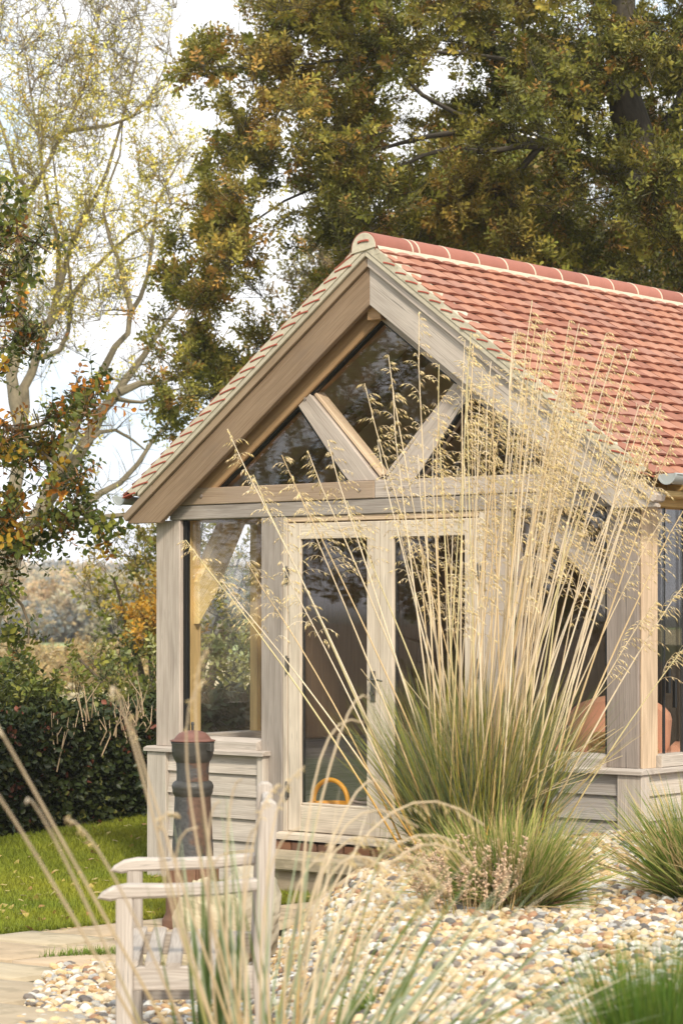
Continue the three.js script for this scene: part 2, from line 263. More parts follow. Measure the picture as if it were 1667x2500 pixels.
// ------------------------------------------------------------------ pebble bed
{
  const r = rng(404), vars = [];
  for (let k = 0; k < 4; k++) { const g = new THREE.IcosahedronGeometry(1, 2), p = g.attributes.position, v = new V3(), sx = 1.18, sy = 0.5 + 0.1 * k, sz = 0.78 + 0.07 * k; for (let i = 0; i < p.count; i++) { v.fromBufferAttribute(p, i); const n = 0.68 + 0.66 * fbm(N1, v.x * 1.2 + 10 + k * 7, v.y * 1.2 + v.z * 1.0 + 10, 4096, 4096, 3); p.setXYZ(i, v.x * sx * n, v.y * sy * n, v.z * sz * n); } g.computeVertexNormals(); vars.push(g); }
  const pal = [[0.84, 0.73, 0.57], [0.80, 0.63, 0.41], [0.76, 0.57, 0.34], [0.72, 0.50, 0.26], [0.74, 0.55, 0.30], [0.64, 0.58, 0.51], [0.46, 0.44, 0.42], [0.58, 0.37, 0.18], [0.40, 0.22, 0.12], [0.16, 0.14, 0.13], [0.62, 0.42, 0.20], [0.82, 0.80, 0.76], [0.70, 0.61, 0.46], [0.22, 0.18, 0.15], [0.75, 0.71, 0.64]];
  const lists = [[], [], [], []];
  for (let i = 0; i < 92000; i++) {
    const d = Math.sqrt(lerp(7.0 * 7.0, 15.6 * 15.6, r())), half = d * 0.1413 + 0.25, s = (r() * 2 - 1) * half, p = site(s, 0, d);
    if (gravelSide(p.x, p.z) < 0.02) continue; if (p.z < 0.12 && p.x < 2.05) continue;
    const layer = r() < 0.6 ? 0 : 1, size = (0.0085 + 0.0145 * Math.pow(r(), 2.0)) * (layer ? 1.1 : 1);
    p.y = groundAt(p.x, p.z) + size * (layer ? 0.75 : 0.1); const c = pal[Math.floor(r() * pal.length)], b = 0.66 + 0.3 * r();
    lists[i & 3].push({ p, q: new THREE.Quaternion().setFromEuler(new THREE.Euler((r() - 0.5) * 0.9, r() * 6.28, (r() - 0.5) * 0.9)), s: size, c: [c[0] * b, c[1] * b, c[2] * b] });
  }
  const texPeb = dataTex(256, 256, (u, v) => { const a = fbm(N1, u * 4, v * 4, 4, 4, 4); return [lerp(0.78, 1, a), lerp(0.76, 1, a), lerp(0.72, 1, a)]; }, true);
  const bed = new THREE.Group(); bed.name = 'pebble_gravel'; tag(bed, 'cream, ochre and grey rounded pebbles covering the sloping bed', 'gravel', null, 'stuff'); scene.add(bed);
  lists.forEach((l, k) => instanced('pebbles', vars[k], plain({ map: texPeb, roughness: 0.62 }), l, bed));
}

// ------------------------------------------------------------------ the oak framed garden room
const HOUSE = thing('garden_room', 'oak framed garden room with glazed gable, double doors and red clay tiled roof', 'garden building');
const SL = 0.737, CS = 0.805, SN = 0.593, ZF = 0.112;
const yl = (c, x) => c - SL * Math.abs(x);
// posts of the gable front
for (const [a, b, m] of [[-1.994, -1.767, M.post], [-1.022, -0.833, M.beamLow], [0.833, 1.022, M.post], [1.731, 1.957, M.postDark]]) part('post', box(a, b, a < -1.5 || a > 1.5 ? 0.576 : 0.0, 2.149, a < -1.5 || a > 1.5 ? -0.2 : -0.15, 0, 'y', 0.006), m, HOUSE);
// tie beam in two lifts, the upper one jointed over the doors
part('tie_beam', box(-1.86, 1.86, 2.151, 2.247, -0.16, 0.004, 'x', 0.005), M.beamLow, HOUSE);
part('tie_beam', box(-1.78, -0.042, 2.2505, 2.366, -0.16, 0.012, 'x', 0.005), M.beam, HOUSE);
part('tie_beam', box(-0.039, 1.78, 2.2505, 2.366, -0.16, 0.010, 'x', 0.005), M.strut, HOUSE);
for (const sg of [-1, 1]) { // principal rafters, wall end blocks
  const f = (x) => [sg * x, 0];
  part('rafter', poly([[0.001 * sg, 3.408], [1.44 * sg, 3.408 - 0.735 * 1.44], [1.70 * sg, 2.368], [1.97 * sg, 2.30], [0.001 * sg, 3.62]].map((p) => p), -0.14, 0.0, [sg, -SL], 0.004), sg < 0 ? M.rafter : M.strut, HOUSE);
  // curved gable strut
  const st = [[0.03, 2.368], [0.27, 2.368], [0.33, 2.43], [0.50, 2.64], [0.705, 2.888], [0.605, 2.962], [0.36, 2.715]].map((p) => [p[0] * sg, p[1]]);
  part('gable_strut', poly(st, -0.12, sg < 0 ? -0.012 : -0.016, [sg * 0.6, 0.62], 0.004), M.strut, HOUSE);
  part('glazing_trim', poly(band(sg * 0.02, 2.40, sg * 0.60, 2.985, 0.022), -0.135, -0.035, [sg, 1], 0.003), sg < 0 ? M.postWarm : M.strut, HOUSE);
  // bargeboard with its capping strip, undercloak and mortared verge
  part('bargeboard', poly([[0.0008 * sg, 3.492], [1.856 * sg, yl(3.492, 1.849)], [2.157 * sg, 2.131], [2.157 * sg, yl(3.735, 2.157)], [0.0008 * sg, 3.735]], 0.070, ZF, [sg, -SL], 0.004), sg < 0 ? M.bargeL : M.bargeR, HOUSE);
  if (sg < 0) {
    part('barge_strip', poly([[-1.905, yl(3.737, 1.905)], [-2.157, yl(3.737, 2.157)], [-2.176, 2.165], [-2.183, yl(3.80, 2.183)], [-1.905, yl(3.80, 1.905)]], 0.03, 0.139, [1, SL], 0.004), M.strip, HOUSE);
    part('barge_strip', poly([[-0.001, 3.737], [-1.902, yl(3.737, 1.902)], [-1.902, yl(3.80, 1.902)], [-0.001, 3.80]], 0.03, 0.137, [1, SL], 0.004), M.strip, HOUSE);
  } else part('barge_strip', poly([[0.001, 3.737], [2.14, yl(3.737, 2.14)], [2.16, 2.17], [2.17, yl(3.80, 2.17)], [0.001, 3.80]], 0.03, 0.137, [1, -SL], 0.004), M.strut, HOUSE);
  part('undercloak', poly([[0.001 * sg, 3.802], [2.02 * sg, yl(3.802, 2.02)], [2.02 * sg, yl(3.838, 2.02)], [0.001 * sg, 3.838]], 0.02, 0.158, [sg, -SL], 0.003), M.under, HOUSE);
  const top = [], N = 46; for (let i = 0; i <= N; i++) { const x = lerp(2.12, 0.002, i / N); top.push([x * sg, yl(3.914 + 0.006 * N1(i * 0.9, sg * 3 + 5), x)]); }
  part('verge_mortar', poly([[0.002 * sg, 3.839], [2.06 * sg, yl(3.839, 2.06)], ...top], 0.02, 0.163, [sg, -SL], 0.003), M.mortar, HOUSE);
  // roof deck and inner lining, with rafters inside
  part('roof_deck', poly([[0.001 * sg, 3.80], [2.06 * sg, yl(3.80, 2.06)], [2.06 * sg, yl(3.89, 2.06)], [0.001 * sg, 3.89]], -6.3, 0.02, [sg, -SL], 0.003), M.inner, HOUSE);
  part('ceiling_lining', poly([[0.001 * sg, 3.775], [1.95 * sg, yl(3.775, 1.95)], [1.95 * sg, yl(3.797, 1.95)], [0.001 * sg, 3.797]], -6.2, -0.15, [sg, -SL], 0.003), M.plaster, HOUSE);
  for (let k = 1; k <= 5; k++) part('rafter', poly([[0.001 * sg, 3.60], [1.9 * sg, yl(3.60, 1.9)], [1.9 * sg, yl(3.772, 1.9)], [0.001 * sg, 3.772]], -k * 1.1 - 0.06, -k * 1.1 + 0.06, [sg, -SL], 0.004), M.inner, HOUSE);
}
part('ridge_beam', box(-0.055, 0.055, 3.40, 3.50, 0.005, 0.066, 'x'), M.rafter, HOUSE);
part('ridge_beam', box(-0.06, 0.06, 3.42, 3.58, -6.1, -0.16, 'z'), M.inner, HOUSE);
// ---- roof tiles
function tileGeo(seed, w = 0.162, l = 0.19, th = 0.0145) {
  const r = rng(seed), nx = 4, pos = [], uv = [], idx = [], cam = 0.0055 + 0.003 * r(), tw = (r() - 0.5) * 0.006, sk = (r() - 0.5) * 0.004, ou = r() * 4, ov = r() * 4;
  const zt = (x, y) => cam * (1 - Math.pow(2 * x / w, 2)) + tw * (x / w) * (1 - y / l) + 0.003 * Math.sin((y / l) * PI);
  for (const side of [0, 1]) for (const y of [0, l * 0.55, l]) for (let i = 0; i <= nx; i++) { const x = lerp(-w / 2, w / 2, i / nx); pos.push(x, y + (y === 0 ? sk * (x / w) * 2 : 0), zt(x, y) - side * th); uv.push(x * 3 + ou, y * 3 + ov); }
  const n = nx + 1, o = 3 * n; for (let j = 0; j < 2; j++) for (let i = 0; i < nx; i++) { const q = j * n + i; idx.push(q, q + 1, q + n, q + 1, q + n + 1, q + n, o + q, o + q + n, o + q + 1, o + q + 1, o + q + n, o + q + n + 1); }
  const wall = (a, b) => { const k = pos.length / 3; for (const q of [a, b, a + o, b + o]) { pos.push(pos[q * 3], pos[q * 3 + 1], pos[q * 3 + 2]); uv.push(uv[q * 2], uv[q * 2 + 1] + (q >= o ? 0.03 : 0)); } idx.push(k, k + 2, k + 1, k + 1, k + 2, k + 3); };
  for (let i = 0; i < nx; i++) wall(i, i + 1); wall(n, 0); wall(2 * n, n); wall(nx, n + nx); wall(n + nx, 2 * n + nx);
  const g = new THREE.BufferGeometry(), col = []; for (let i = 0; i < pos.length / 3; i++) col.push(...(i < 3 * n ? [1, 1, 1] : [0.62, 0.42, 0.36])); g.setAttribute('color', new THREE.Float32BufferAttribute(col, 3)); g.setAttribute('position', new THREE.Float32BufferAttribute(pos, 3)); g.setAttribute('uv', new THREE.Float32BufferAttribute(uv, 2)); g.setIndex(idx); g.computeVertexNormals(); return g;  // edges and undersides painted darker, standing in for the shade at each course
}
{
  const r = rng(611), vars = [1, 2, 3, 4, 5, 6].map((k) => tileGeo(k * 13)), all = [];
  const GA = 0.113, EAVE = 2.665;
  for (const sg of [1, -1]) for (let k = 0; k < 23; k++) {
    const t = EAVE - k * GA, off = (k % 2) * 0.0825;
    for (let i = 0; i < 39; i++) {
      const z = 0.161 - 0.081 - i * 0.165 + (off ? (i ? off : 0.04125) : 0) + (r() - 0.5) * 0.003; if (z < -6.3) continue;
      const half = off && i === 0; // half tiles start every other course at the verge
      const X = sg * t * CS, Y = 3.89 - SL * t * CS, up = new V3(-sg * CS, SN, 0), nor = new V3(sg * SN, CS, 0), lx = new V3(0, 0, -sg);
      const b = new THREE.Matrix4().makeBasis(lx, up, nor); const tilt = new THREE.Matrix4().makeRotationFromEuler(new THREE.Euler(-0.16 + (r() - 0.5) * 0.03, (r() - 0.5) * 0.022, (r() - 0.5) * 0.014));
      const slip = (r() - 0.5) * 0.005, m = b.multiply(tilt); if (half) m.scale(new V3(0.5, 1, 1)); m.setPosition(X - up.x * slip, Y - up.y * slip, z); m.elements[12] += nor.x * 0.031; m.elements[13] += nor.y * 0.031;
      const [s, d] = siteOf(X, z); all.push({ m, v: Math.floor(r() * 6), c: Math.floor(r() * CLAY.length), sg, i, k, d, seen: (sg > 0 && s < d * 0.1413 + 0.08) || (sg < 0 && i === 0) });
    }
  }
  all.sort((a, b) => (b.seen - a.seen) || (a.sg - b.sg) * 0 || a.d - b.d);
  const one = all.filter((e) => e.seen && e.sg < 0).concat(all.filter((e) => e.seen && e.sg > 0)).slice(0, 300), set = new Set(one);
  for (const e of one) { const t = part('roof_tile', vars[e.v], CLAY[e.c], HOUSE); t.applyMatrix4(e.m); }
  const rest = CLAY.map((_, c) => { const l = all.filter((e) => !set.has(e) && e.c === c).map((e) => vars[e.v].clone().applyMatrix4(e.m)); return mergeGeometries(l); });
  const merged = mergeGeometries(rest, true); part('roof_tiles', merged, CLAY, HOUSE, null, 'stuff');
  // clay slips bedded in the verge mortar
  for (const sg of [-1, 1]) for (let k = 0; k < 22; k++) {
    const t = EAVE - k * GA + 0.02, x = t * CS, len = (sg < 0 ? 0.13 : 0.11) * (0.8 + 0.35 * r()), ang = Math.atan(SL) - 0.34 - 0.06 * r();
    const y0 = 3.915 - SL * x, pts = []; const th = 0.011; for (let q = 0; q <= 4; q++) { const w = q / 4; pts.push([sg * (x - 0.005 - w * len * Math.cos(ang)), y0 - 0.004 + w * len * Math.sin(ang) + 0.01 * w * (1 - w) - 0.002]); }
    const outl = [...pts, ...pts.slice().reverse().map((p) => [p[0], p[1] - th])];
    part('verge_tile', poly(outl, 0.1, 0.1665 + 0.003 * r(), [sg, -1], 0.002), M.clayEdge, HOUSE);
  }
}
// ---- ridge
{
  const r = rng(622), J = [0.17, -0.213, -0.283]; while (J[J.length - 1] > -6.2) J.push(J[J.length - 1] - 0.3335);
  const cap = (r0, r1, z0, z1) => { const sh = new THREE.Shape(); sh.moveTo(r1, -0.02); sh.absarc(0, 0, r1, 0, PI, false); sh.lineTo(-r1, -0.02); sh.lineTo(-r0, -0.02); sh.absarc(0, 0, r0, PI, 0, true); sh.lineTo(r0, -0.02); const g = new THREE.ExtrudeGeometry(sh, { depth: z1 - z0, bevelEnabled: true, bevelThickness: 0.003, bevelSize: 0.003, bevelOffset: -0.003, bevelSegments: 1, curveSegments: 14 }); g.translate(0, 3.852, z0); return g; };
  for (let i = 0; i < J.length - 1; i++) {
    part('ridge_tile', cap(0.088, 0.1045 + 0.0015 * r(), J[i + 1] + 0.004, J[i] - 0.004), M.ridge[Math.floor(r() * 3)], HOUSE);
    if (i) part('ridge_joint', cap(0.086, 0.1065, J[i] - 0.0075, J[i] + 0.0055), M.mortarPale, HOUSE);
  }
  const end = new THREE.Shape(); end.moveTo(0.1, -0.03); end.absarc(0, 0, 0.094, 0, PI, false); end.lineTo(-0.1, -0.03); const eg = new THREE.ExtrudeGeometry(end, { depth: 0.06, bevelEnabled: true, bevelThickness: 0.004, bevelSize: 0.003, bevelSegments: 2, curveSegments: 16 }); eg.translate(0, 3.852, 0.108); part('ridge_end_mortar', eg, M.mortar, HOUSE);
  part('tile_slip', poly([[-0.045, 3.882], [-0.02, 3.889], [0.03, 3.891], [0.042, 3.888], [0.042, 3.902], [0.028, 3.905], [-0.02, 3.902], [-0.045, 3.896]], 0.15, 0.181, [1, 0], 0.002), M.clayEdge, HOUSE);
  for (const sg of [-1, 1]) { // wavy bed of mortar along the foot of the ridge
    const n = 140, pos = [], uv = [], idx = []; for (let i = 0; i <= n; i++) { const z = lerp(0.165, -6.2, i / n), w = 0.016 * (fbm(N2, i * 0.5, 3 + sg, 4096, 4096, 3) - 0.5), q = [[0.098, 3.868], [0.108 + w * 0.3, 3.857], [0.128 + w, 3.826 - w * 0.6], [0.124 + w, 3.806], [0.09, 3.80]]; q.forEach((p, k) => { pos.push(p[0] * sg, p[1], z); uv.push(z * 2, k * 0.06); }); }
    for (let i = 0; i < n; i++) for (let k = 0; k < 4; k++) { const a = i * 5 + k; idx.push(...(sg > 0 ? [a, a + 1, a + 5, a + 1, a + 6, a + 5] : [a, a + 5, a + 1, a + 1, a + 5, a + 6])); }
    const g = new THREE.BufferGeometry(); g.setAttribute('position', new THREE.Float32BufferAttribute(pos, 3)); g.setAttribute('uv', new THREE.Float32BufferAttribute(uv, 2)); g.setIndex(idx); g.computeVertexNormals(); part('ridge_bedding', g, M.mortarPale, HOUSE);
  }
}
// ---- gutters
for (const sg of [-1, 1]) {
  const gut = sub('gutter', HOUSE), cx = sg * 2.232, cy = 2.322, R = 0.056;
  const sh = new THREE.Shape(); sh.absarc(0, 0, R, PI, 2 * PI, false); sh.absarc(0, 0, R - 0.004, 2 * PI, PI, true);
  const len = sg < 0 ? 0.35 : 6.2, z1 = 0.128; const g = new THREE.ExtrudeGeometry(sh, { depth: 6.2, bevelEnabled: false, curveSegments: 16 }); g.translate(cx, cy, z1 - 6.2); part('trough', g, M.gutter, gut);
  const e = new THREE.Shape(); e.absarc(0, 0, R + 0.002, PI, 2 * PI, false); const eg = new THREE.ExtrudeGeometry(e, { depth: 0.004, bevelEnabled: true, bevelThickness: 0.002, bevelSize: 0.002, bevelSegments: 1, curveSegments: 16 }); eg.translate(cx, cy, z1 - 0.012); part('stop_end', eg, M.gutter, gut);
  for (const z of [z1 - 0.001, -0.17, -1.6]) { const b = new THREE.Shape(); b.absarc(0, 0, R + 0.006, PI, 2 * PI, false); b.absarc(0, 0, R - 0.001, 2 * PI, PI, true); const bg = new THREE.ExtrudeGeometry(b, { depth: 0.018, bevelEnabled: false, curveSegments: 16 }); bg.translate(cx, cy, z - 0.016); part('gutter_bracket', bg, M.gutter, gut); }
  const lip = new THREE.CylinderGeometry(0.006, 0.006, 6.2, 8); lip.rotateX(PI / 2); lip.translate(cx + sg * R, cy, z1 - 3.1); part('lip', lip, M.gutter, gut);
}
// ---- glazing
function pane(parent, pts, z) { for (const dz of [0, -0.022]) { const g = new THREE.ShapeGeometry(new THREE.Shape(pts.map((p) => new THREE.Vector2(p[0], p[1])))); g.translate(0, 0, z + dz); part('pane', g, M.glass, parent); } }
{
  const w = sub('gable_window', HOUSE);
  pane(w, [[-1.5, 2.34], [1.5, 2.34], [0, 3.44]], -0.055);
  for (const sg of [-1, 1]) { part('gasket', poly(band(0.0, 3.402, sg * 1.42, 3.402 - 0.735 * 1.42, 0.022), -0.062, -0.022, [sg, -SL], 0.002), M.black, w); part('gasket', poly(band(sg * 0.275, 2.366, sg * 0.712, 2.885, 0.018), -0.062, -0.018, [sg, 1], 0.002), M.black, w); }
}
function casement(x0, x1, gx0, gx1, nm) {
  const w = sub('window', HOUSE);
  pane(w, rect(gx0 - 0.01, 0.62, gx1 + 0.01, 2.155), -0.07);
  for (const x of [gx0, gx1]) part('gasket', box(x - (x === gx0 ? 0.032 : 0), x + (x === gx1 ? 0.032 : 0), 0.64, 2.149, -0.075, -0.035, 'y', 0.002), M.black, w);
  part('bottom_rail', alongX([[0.045, 0.577], [0.045, 0.632], [-0.03, 0.655], [-0.11, 0.655], [-0.11, 0.577]], x0, x1), M.sill, w);
}
casement(-1.766, -1.023, -1.736, -1.023); casement(1.023, 1.730, 1.023, 1.700);
// ---- weatherboarded plinth, front: lapped boards, corner boards, drip sill
const lap = (y, h, zf, x0, x1) => alongX([[zf - 0.012, y + h + 0.03], [zf + 0.014, y], [zf - 0.004, y], [zf - 0.026, y + h + 0.03]], x0, x1, 0.002);
const WB = [[0.414, 0.12], [0.263, 0.15], [0.113, 0.15], [-0.04, 0.15], [-0.19, 0.15], [-0.34, 0.15]];
for (const sg of [-1, 1]) {
  const [a, b] = sg < 0 ? [-1.842, -1.012] : [1.03, 1.846];
  for (const [y, h] of WB) part('weatherboard', lap(y, h, 0.03, a, b), R0() < 0.35 && sg > 0 || (sg > 0 && y < 0.4) ? M.boardDark : M.board, HOUSE);
  part('corner_board', box(sg < 0 ? -2.022 : 1.848, sg < 0 ? -1.843 : 2.018, -0.5, 0.541, -0.03, 0.062, 'y'), sg < 0 ? M.board : M.sill, HOUSE);
  part('edge_board', box(sg < 0 ? -1.010 : 0.955, sg < 0 ? -0.955 : 1.028, -0.42, 0.541, -0.03, 0.058, 'y'), M.board, HOUSE);
  part('drip_sill', alongX([[0.082, 0.544], [0.082, 0.566], [0.046, 0.578], [-0.06, 0.578], [-0.06, 0.544]], sg < 0 ? -2.04 : 0.935, sg < 0 ? -0.935 : 2.034), M.sill, HOUSE);
  part('plinth_core', box(sg < 0 ? -1.95 : 0.95, sg < 0 ? -0.95 : 1.95, -0.5, 0.55, -0.12, 0.0, 'x'), M.boardDark, HOUSE);
  // side wall
  const X = (v) => sg * v, bx = (u, v, ...r) => box(Math.min(X(u), X(v)), Math.max(X(u), X(v)), ...r);
  for (const z of [[-0.222, -0.201], [-1.18, -0.98], [-2.35, -2.15], [-3.5, -3.3], [-4.7, -4.5], [-6.1, -5.9]]) part('post', bx(1.77, 1.957, 0.576, 2.149, z[0], z[1], 'y', 0.004), sg > 0 ? M.postWarm : M.gold, HOUSE);
  part('post_lining', bx(1.752, 1.766, 0.66, 2.149, -0.198, -0.078, 'y', 0.002), M.gold, HOUSE);
  part('post_cover', bx(1.958, 1.974, 0.577, 2.149, -0.178, -0.018, 'y', 0.004), M.postWarm, HOUSE);
  part('wall_plate', bx(1.78, 2.0, 2.151, 2.30, -6.1, -0.162, 'z'), M.gold, HOUSE);
  part('eaves_board', bx(2.02, 2.14, 2.20, 2.235, -6.2, 0.06, 'z'), M.gold, HOUSE);
  for (let k = 0; k < 8; k++) part('rafter_foot', bx(2.001, 2.15, 2.24, 2.34, -0.35 - k * 0.75, -0.25 - k * 0.75, 'x'), M.gold, HOUSE);
  part('side_rail', bx(1.86, 2.005, 0.577, 0.648, -5.9, -0.19, 'z'), M.board, HOUSE);
  part('drip_sill', bx(1.88, 2.034, 0.544, 0.5755, -6.1, -0.0625, 'z'), M.sill, HOUSE);
  for (const [y, h] of WB) { const g = lap(y, h, 1.985, 0.05, 6.0); g.rotateY(PI / 2); if (sg < 0) { const g2 = lap(y, h, 1.985, -6.0, -0.05); g2.rotateY(-PI / 2); part('weatherboard', g2, M.board, HOUSE); } else part('weatherboard', g, M.board, HOUSE); }
  part('plinth_core', bx(1.84, 1.96, -0.5, 0.55, -6.1, -0.13, 'z'), M.boardDark, HOUSE);
  const sw = sub('window', HOUSE);
  for (const dx of [0, 0.022]) { const g = new THREE.PlaneGeometry(5.75, 1.52); g.rotateY(PI / 2); g.translate(X(1.9 - dx), 1.395, -3.05); part('pane', g, M.glass, sw); }
  for (const z of sg > 0 ? [-0.39, -0.60, -1.6, -2.75] : [-0.94, -1.6]) part('glazing_bar', bx(sg > 0 ? 1.885 : 1.86, sg > 0 ? 1.903 : 1.93, 0.65, 2.149, z - (sg > 0 ? 0.008 : 0.02), z + (sg > 0 ? 0.008 : 0.02), 'y'), sg > 0 ? M.black : M.gold, sw);
  if (sg > 0) { part('bolt_handle', box(1.935, 1.96, 1.02, 1.21, -0.37, -0.345, 'y'), M.black, sw); part('bolt_handle', box(1.935, 1.96, 0.93, 1.10, -0.44, -0.42, 'y'), M.black, sw); }
  // braces: in the gable wall behind the glass, and along the side wall
  const br = sg < 0 ? M.gold : M.strut;
  if (sg > 0) part('brace', poly([[1.765, 1.31], [1.765, 1.60], [1.53, 1.94], [1.30, 2.149], [1.02, 2.149], [1.22, 2.0], [1.45, 1.78], [1.62, 1.55]].map((p) => [p[0] * sg, p[1]]), -0.19, -0.11, [sg, -1], 0.004), br, HOUSE);
  { const g = poly([[0.127, 1.43], [0.127, 1.72], [0.25, 1.93], [0.40, 2.149], [0.62, 2.149], [0.47, 1.90], [0.31, 1.65]], 1.70, 1.78, [1, 1], 0.004); g.rotateY(PI / 2); if (sg < 0) g.translate(-3.48, 0, 0); part('brace', g, M.honey, HOUSE); }  // brace colour raised in place of light reaching it through the windows
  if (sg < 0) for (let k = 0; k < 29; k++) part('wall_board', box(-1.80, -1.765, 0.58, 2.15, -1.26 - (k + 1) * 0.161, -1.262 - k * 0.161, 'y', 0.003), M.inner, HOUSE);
}
// oak pegs at the joints
for (const [x, y, z] of [[-1.70, 2.31, 0.012], [-1.55, 2.31, 0.012], [1.55, 2.31, 0.010], [1.70, 2.31, 0.010], [-0.16, 2.31, 0.012], [0.10, 2.31, 0.010], [0.20, 2.31, 0.010], [-0.93, 2.2, 0.004], [0.93, 2.2, 0.004], [-1.86, 2.2, 0.004], [-0.64, 2.93, -0.012], [0.64, 2.93, -0.016]]) { const g = new THREE.CylinderGeometry(0.011, 0.012, 0.012, 9); g.rotateX(PI / 2); g.translate(x, y, z + 0.003); part('peg', g, M.postDark, HOUSE); }
// ---- doors
part('door_frame', box(-0.832, -0.793, 0.046, 2.148, -0.13, -0.004, 'y'), M.door, HOUSE);
part('door_frame', box(0.782, 0.832, 0.046, 2.148, -0.13, -0.004, 'y'), M.door, HOUSE);
part('door_frame', box(-0.793, 0.782, 2.112, 2.149, -0.13, -0.010, 'x'), M.postWarm, HOUSE);
part('threshold', alongX([[0.07, 0.0], [0.07, 0.036], [0.03, 0.046], [-0.14, 0.046], [-0.14, 0.0]], -0.84, 0.84), M.door, HOUSE);
for (const [x0, x1, a, b, sg] of [[-0.788, -0.0105, -0.682, -0.118, -1], [-0.0075, 0.778, 0.099, 0.671, 1]]) {
  const d = sub('door', HOUSE), z0 = -0.064, z1 = -0.008 + (sg > 0 ? 0.003 : 0);
  part('stile', box(x0, a, 0.052, 2.104, z0, z1, 'y'), M.door, d); part('stile', box(b, x1, 0.052, 2.104, z0, z1, 'y'), M.door, d);
  part('rail', box(a, b, 1.997, 2.104, z0, z1 - 0.002, 'x'), M.door, d); part('rail', box(a, b, 0.052, 0.225, z0, z1 - 0.002, 'x'), M.door, d);
  part('glazing_bead', box(a, b, 0.2255, 0.243, z0, z1 - 0.012, 'x'), M.door, d);
  part('gasket', box(a - 0.001, a + 0.012, 0.24, 1.996, -0.05, -0.03, 'y', 0.002), M.black, d);
  pane(d, rect(a, 0.24, b, 1.998), -0.028);
  const hx = sg < 0 ? -0.793 : 0.783; for (const y of [0.32, 1.16, 1.76]) { const h = sub('hinge', d), kn = new THREE.CylinderGeometry(0.008, 0.008, 0.1, 10); kn.translate(hx, y, 0.004); part('knuckle', kn, M.steel, h); for (const e of [-1, 1]) { const t = new THREE.SphereGeometry(0.009, 8, 6); t.translate(hx, y + e * 0.054, 0.004); part('finial', t, M.steel, h); } part('leaf', box(hx - 0.018, hx + 0.018, y - 0.045, y + 0.045, -0.006, -0.002, 'y', 0.0008), M.steel, h); }
}
{ const h = sub('door_handle', HOUSE); part('back_plate', box(-0.082, -0.045, 0.93, 1.13, -0.008, 0.001, 'y', 0.002), M.steel, h); const l = tube([new V3(-0.064, 1.075, 0.0), new V3(-0.064, 1.075, 0.04), new V3(-0.06, 1.075, 0.05), new V3(0.02, 1.073, 0.05), new V3(0.05, 1.066, 0.045)], [0.008, 0.008, 0.008, 0.007, 0.006], 8); part('lever', l, M.steel, h); const c = new THREE.CylinderGeometry(0.014, 0.014, 0.02, 12); c.rotateX(PI / 2); c.translate(-0.064, 0.985, 0.006); part('cylinder', c, M.steel, h); }
// ---- inside: floor, boarded back wall
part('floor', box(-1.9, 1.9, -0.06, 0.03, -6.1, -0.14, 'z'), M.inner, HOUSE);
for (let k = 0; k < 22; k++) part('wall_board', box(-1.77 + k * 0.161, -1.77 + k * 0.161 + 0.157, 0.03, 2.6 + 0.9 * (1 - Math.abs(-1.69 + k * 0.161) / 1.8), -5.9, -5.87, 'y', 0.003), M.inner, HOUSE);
part('base_wall', box(-0.94, 0.94, -0.5, -0.001, -0.13, -0.04, 'x'), M.boardDark, HOUSE);
{ // brick riser under the threshold
  const r = rng(71), mats = [[0.25, 0.12, 0.07], [0.20, 0.11, 0.075], [0.29, 0.15, 0.09]].map((c) => plain({ color: new THREE.Color().setRGB(...c), map: texStone, bumpMap: bumpStone, bumpScale: 0.004, roughness: 0.95 })), g = box(0, 0.212, 0, 0.064, 0, 0.09, 'x', 0.004);
  for (let c = 0; c < 4; c++) for (let k = 0; k < 8; k++) { const b = part('brick', g, mats[Math.floor(r() * 3)], HOUSE); b.position.set(-0.93 + k * 0.224 + (c % 2 ? 0.11 : 0), -0.082 - c * 0.076, -0.038 + 0.006 * r()); }
}
{ // stone door step
  const t = thing('door_step', 'worn pale stone step below the double doors', 'step');
  part('tread', box(-0.92, 0.95, -0.15, -0.062, 0.10, 0.50, 'x', 0.012), STONE[3], t); part('riser', box(-0.86, 0.9, -0.42, -0.151, 0.10, 0.44, 'x', 0.006), STONE[1], t);
}
// things standing inside
{
  const t = thing('armchair', 'rounded terracotta armchair on wooden legs behind the side window', 'armchair', null, new V3(1.22, 0.03, -0.92));
  const m = plain({ color: new THREE.Color().setRGB(0.62, 0.29, 0.17), roughness: 0.7 }), w = M.gold;
  const pts = []; for (let i = 0; i <= 12; i++) { const a = i / 12 * PI; pts.push([Math.cos(a) * 0.34, 0.78 + Math.sin(a) * 0.16]); } const o = [[-0.30, 0.36], [0.30, 0.36], ...pts];
  part('backrest', poly(o, -0.30, -0.18, [0, 1], 0.03), m, t); part('seat', box(-0.33, 0.33, 0.34, 0.48, -0.2, 0.34, 'x', 0.04), m, t);
  for (const s of [-1, 1]) { part('armrest', box(s < 0 ? -0.42 : 0.33, s < 0 ? -0.33 : 0.42, 0.36, 0.64, -0.26, 0.32, 'z', 0.035), m, t); for (const z of [-0.24, 0.28]) part('leg', tube([new V3(s * 0.33, 0.36, z), new V3(s * 0.37, 0.0, z * 1.12)], [0.026, 0.016], 8), w, t); }
  t.rotation.y = 0.5;
}
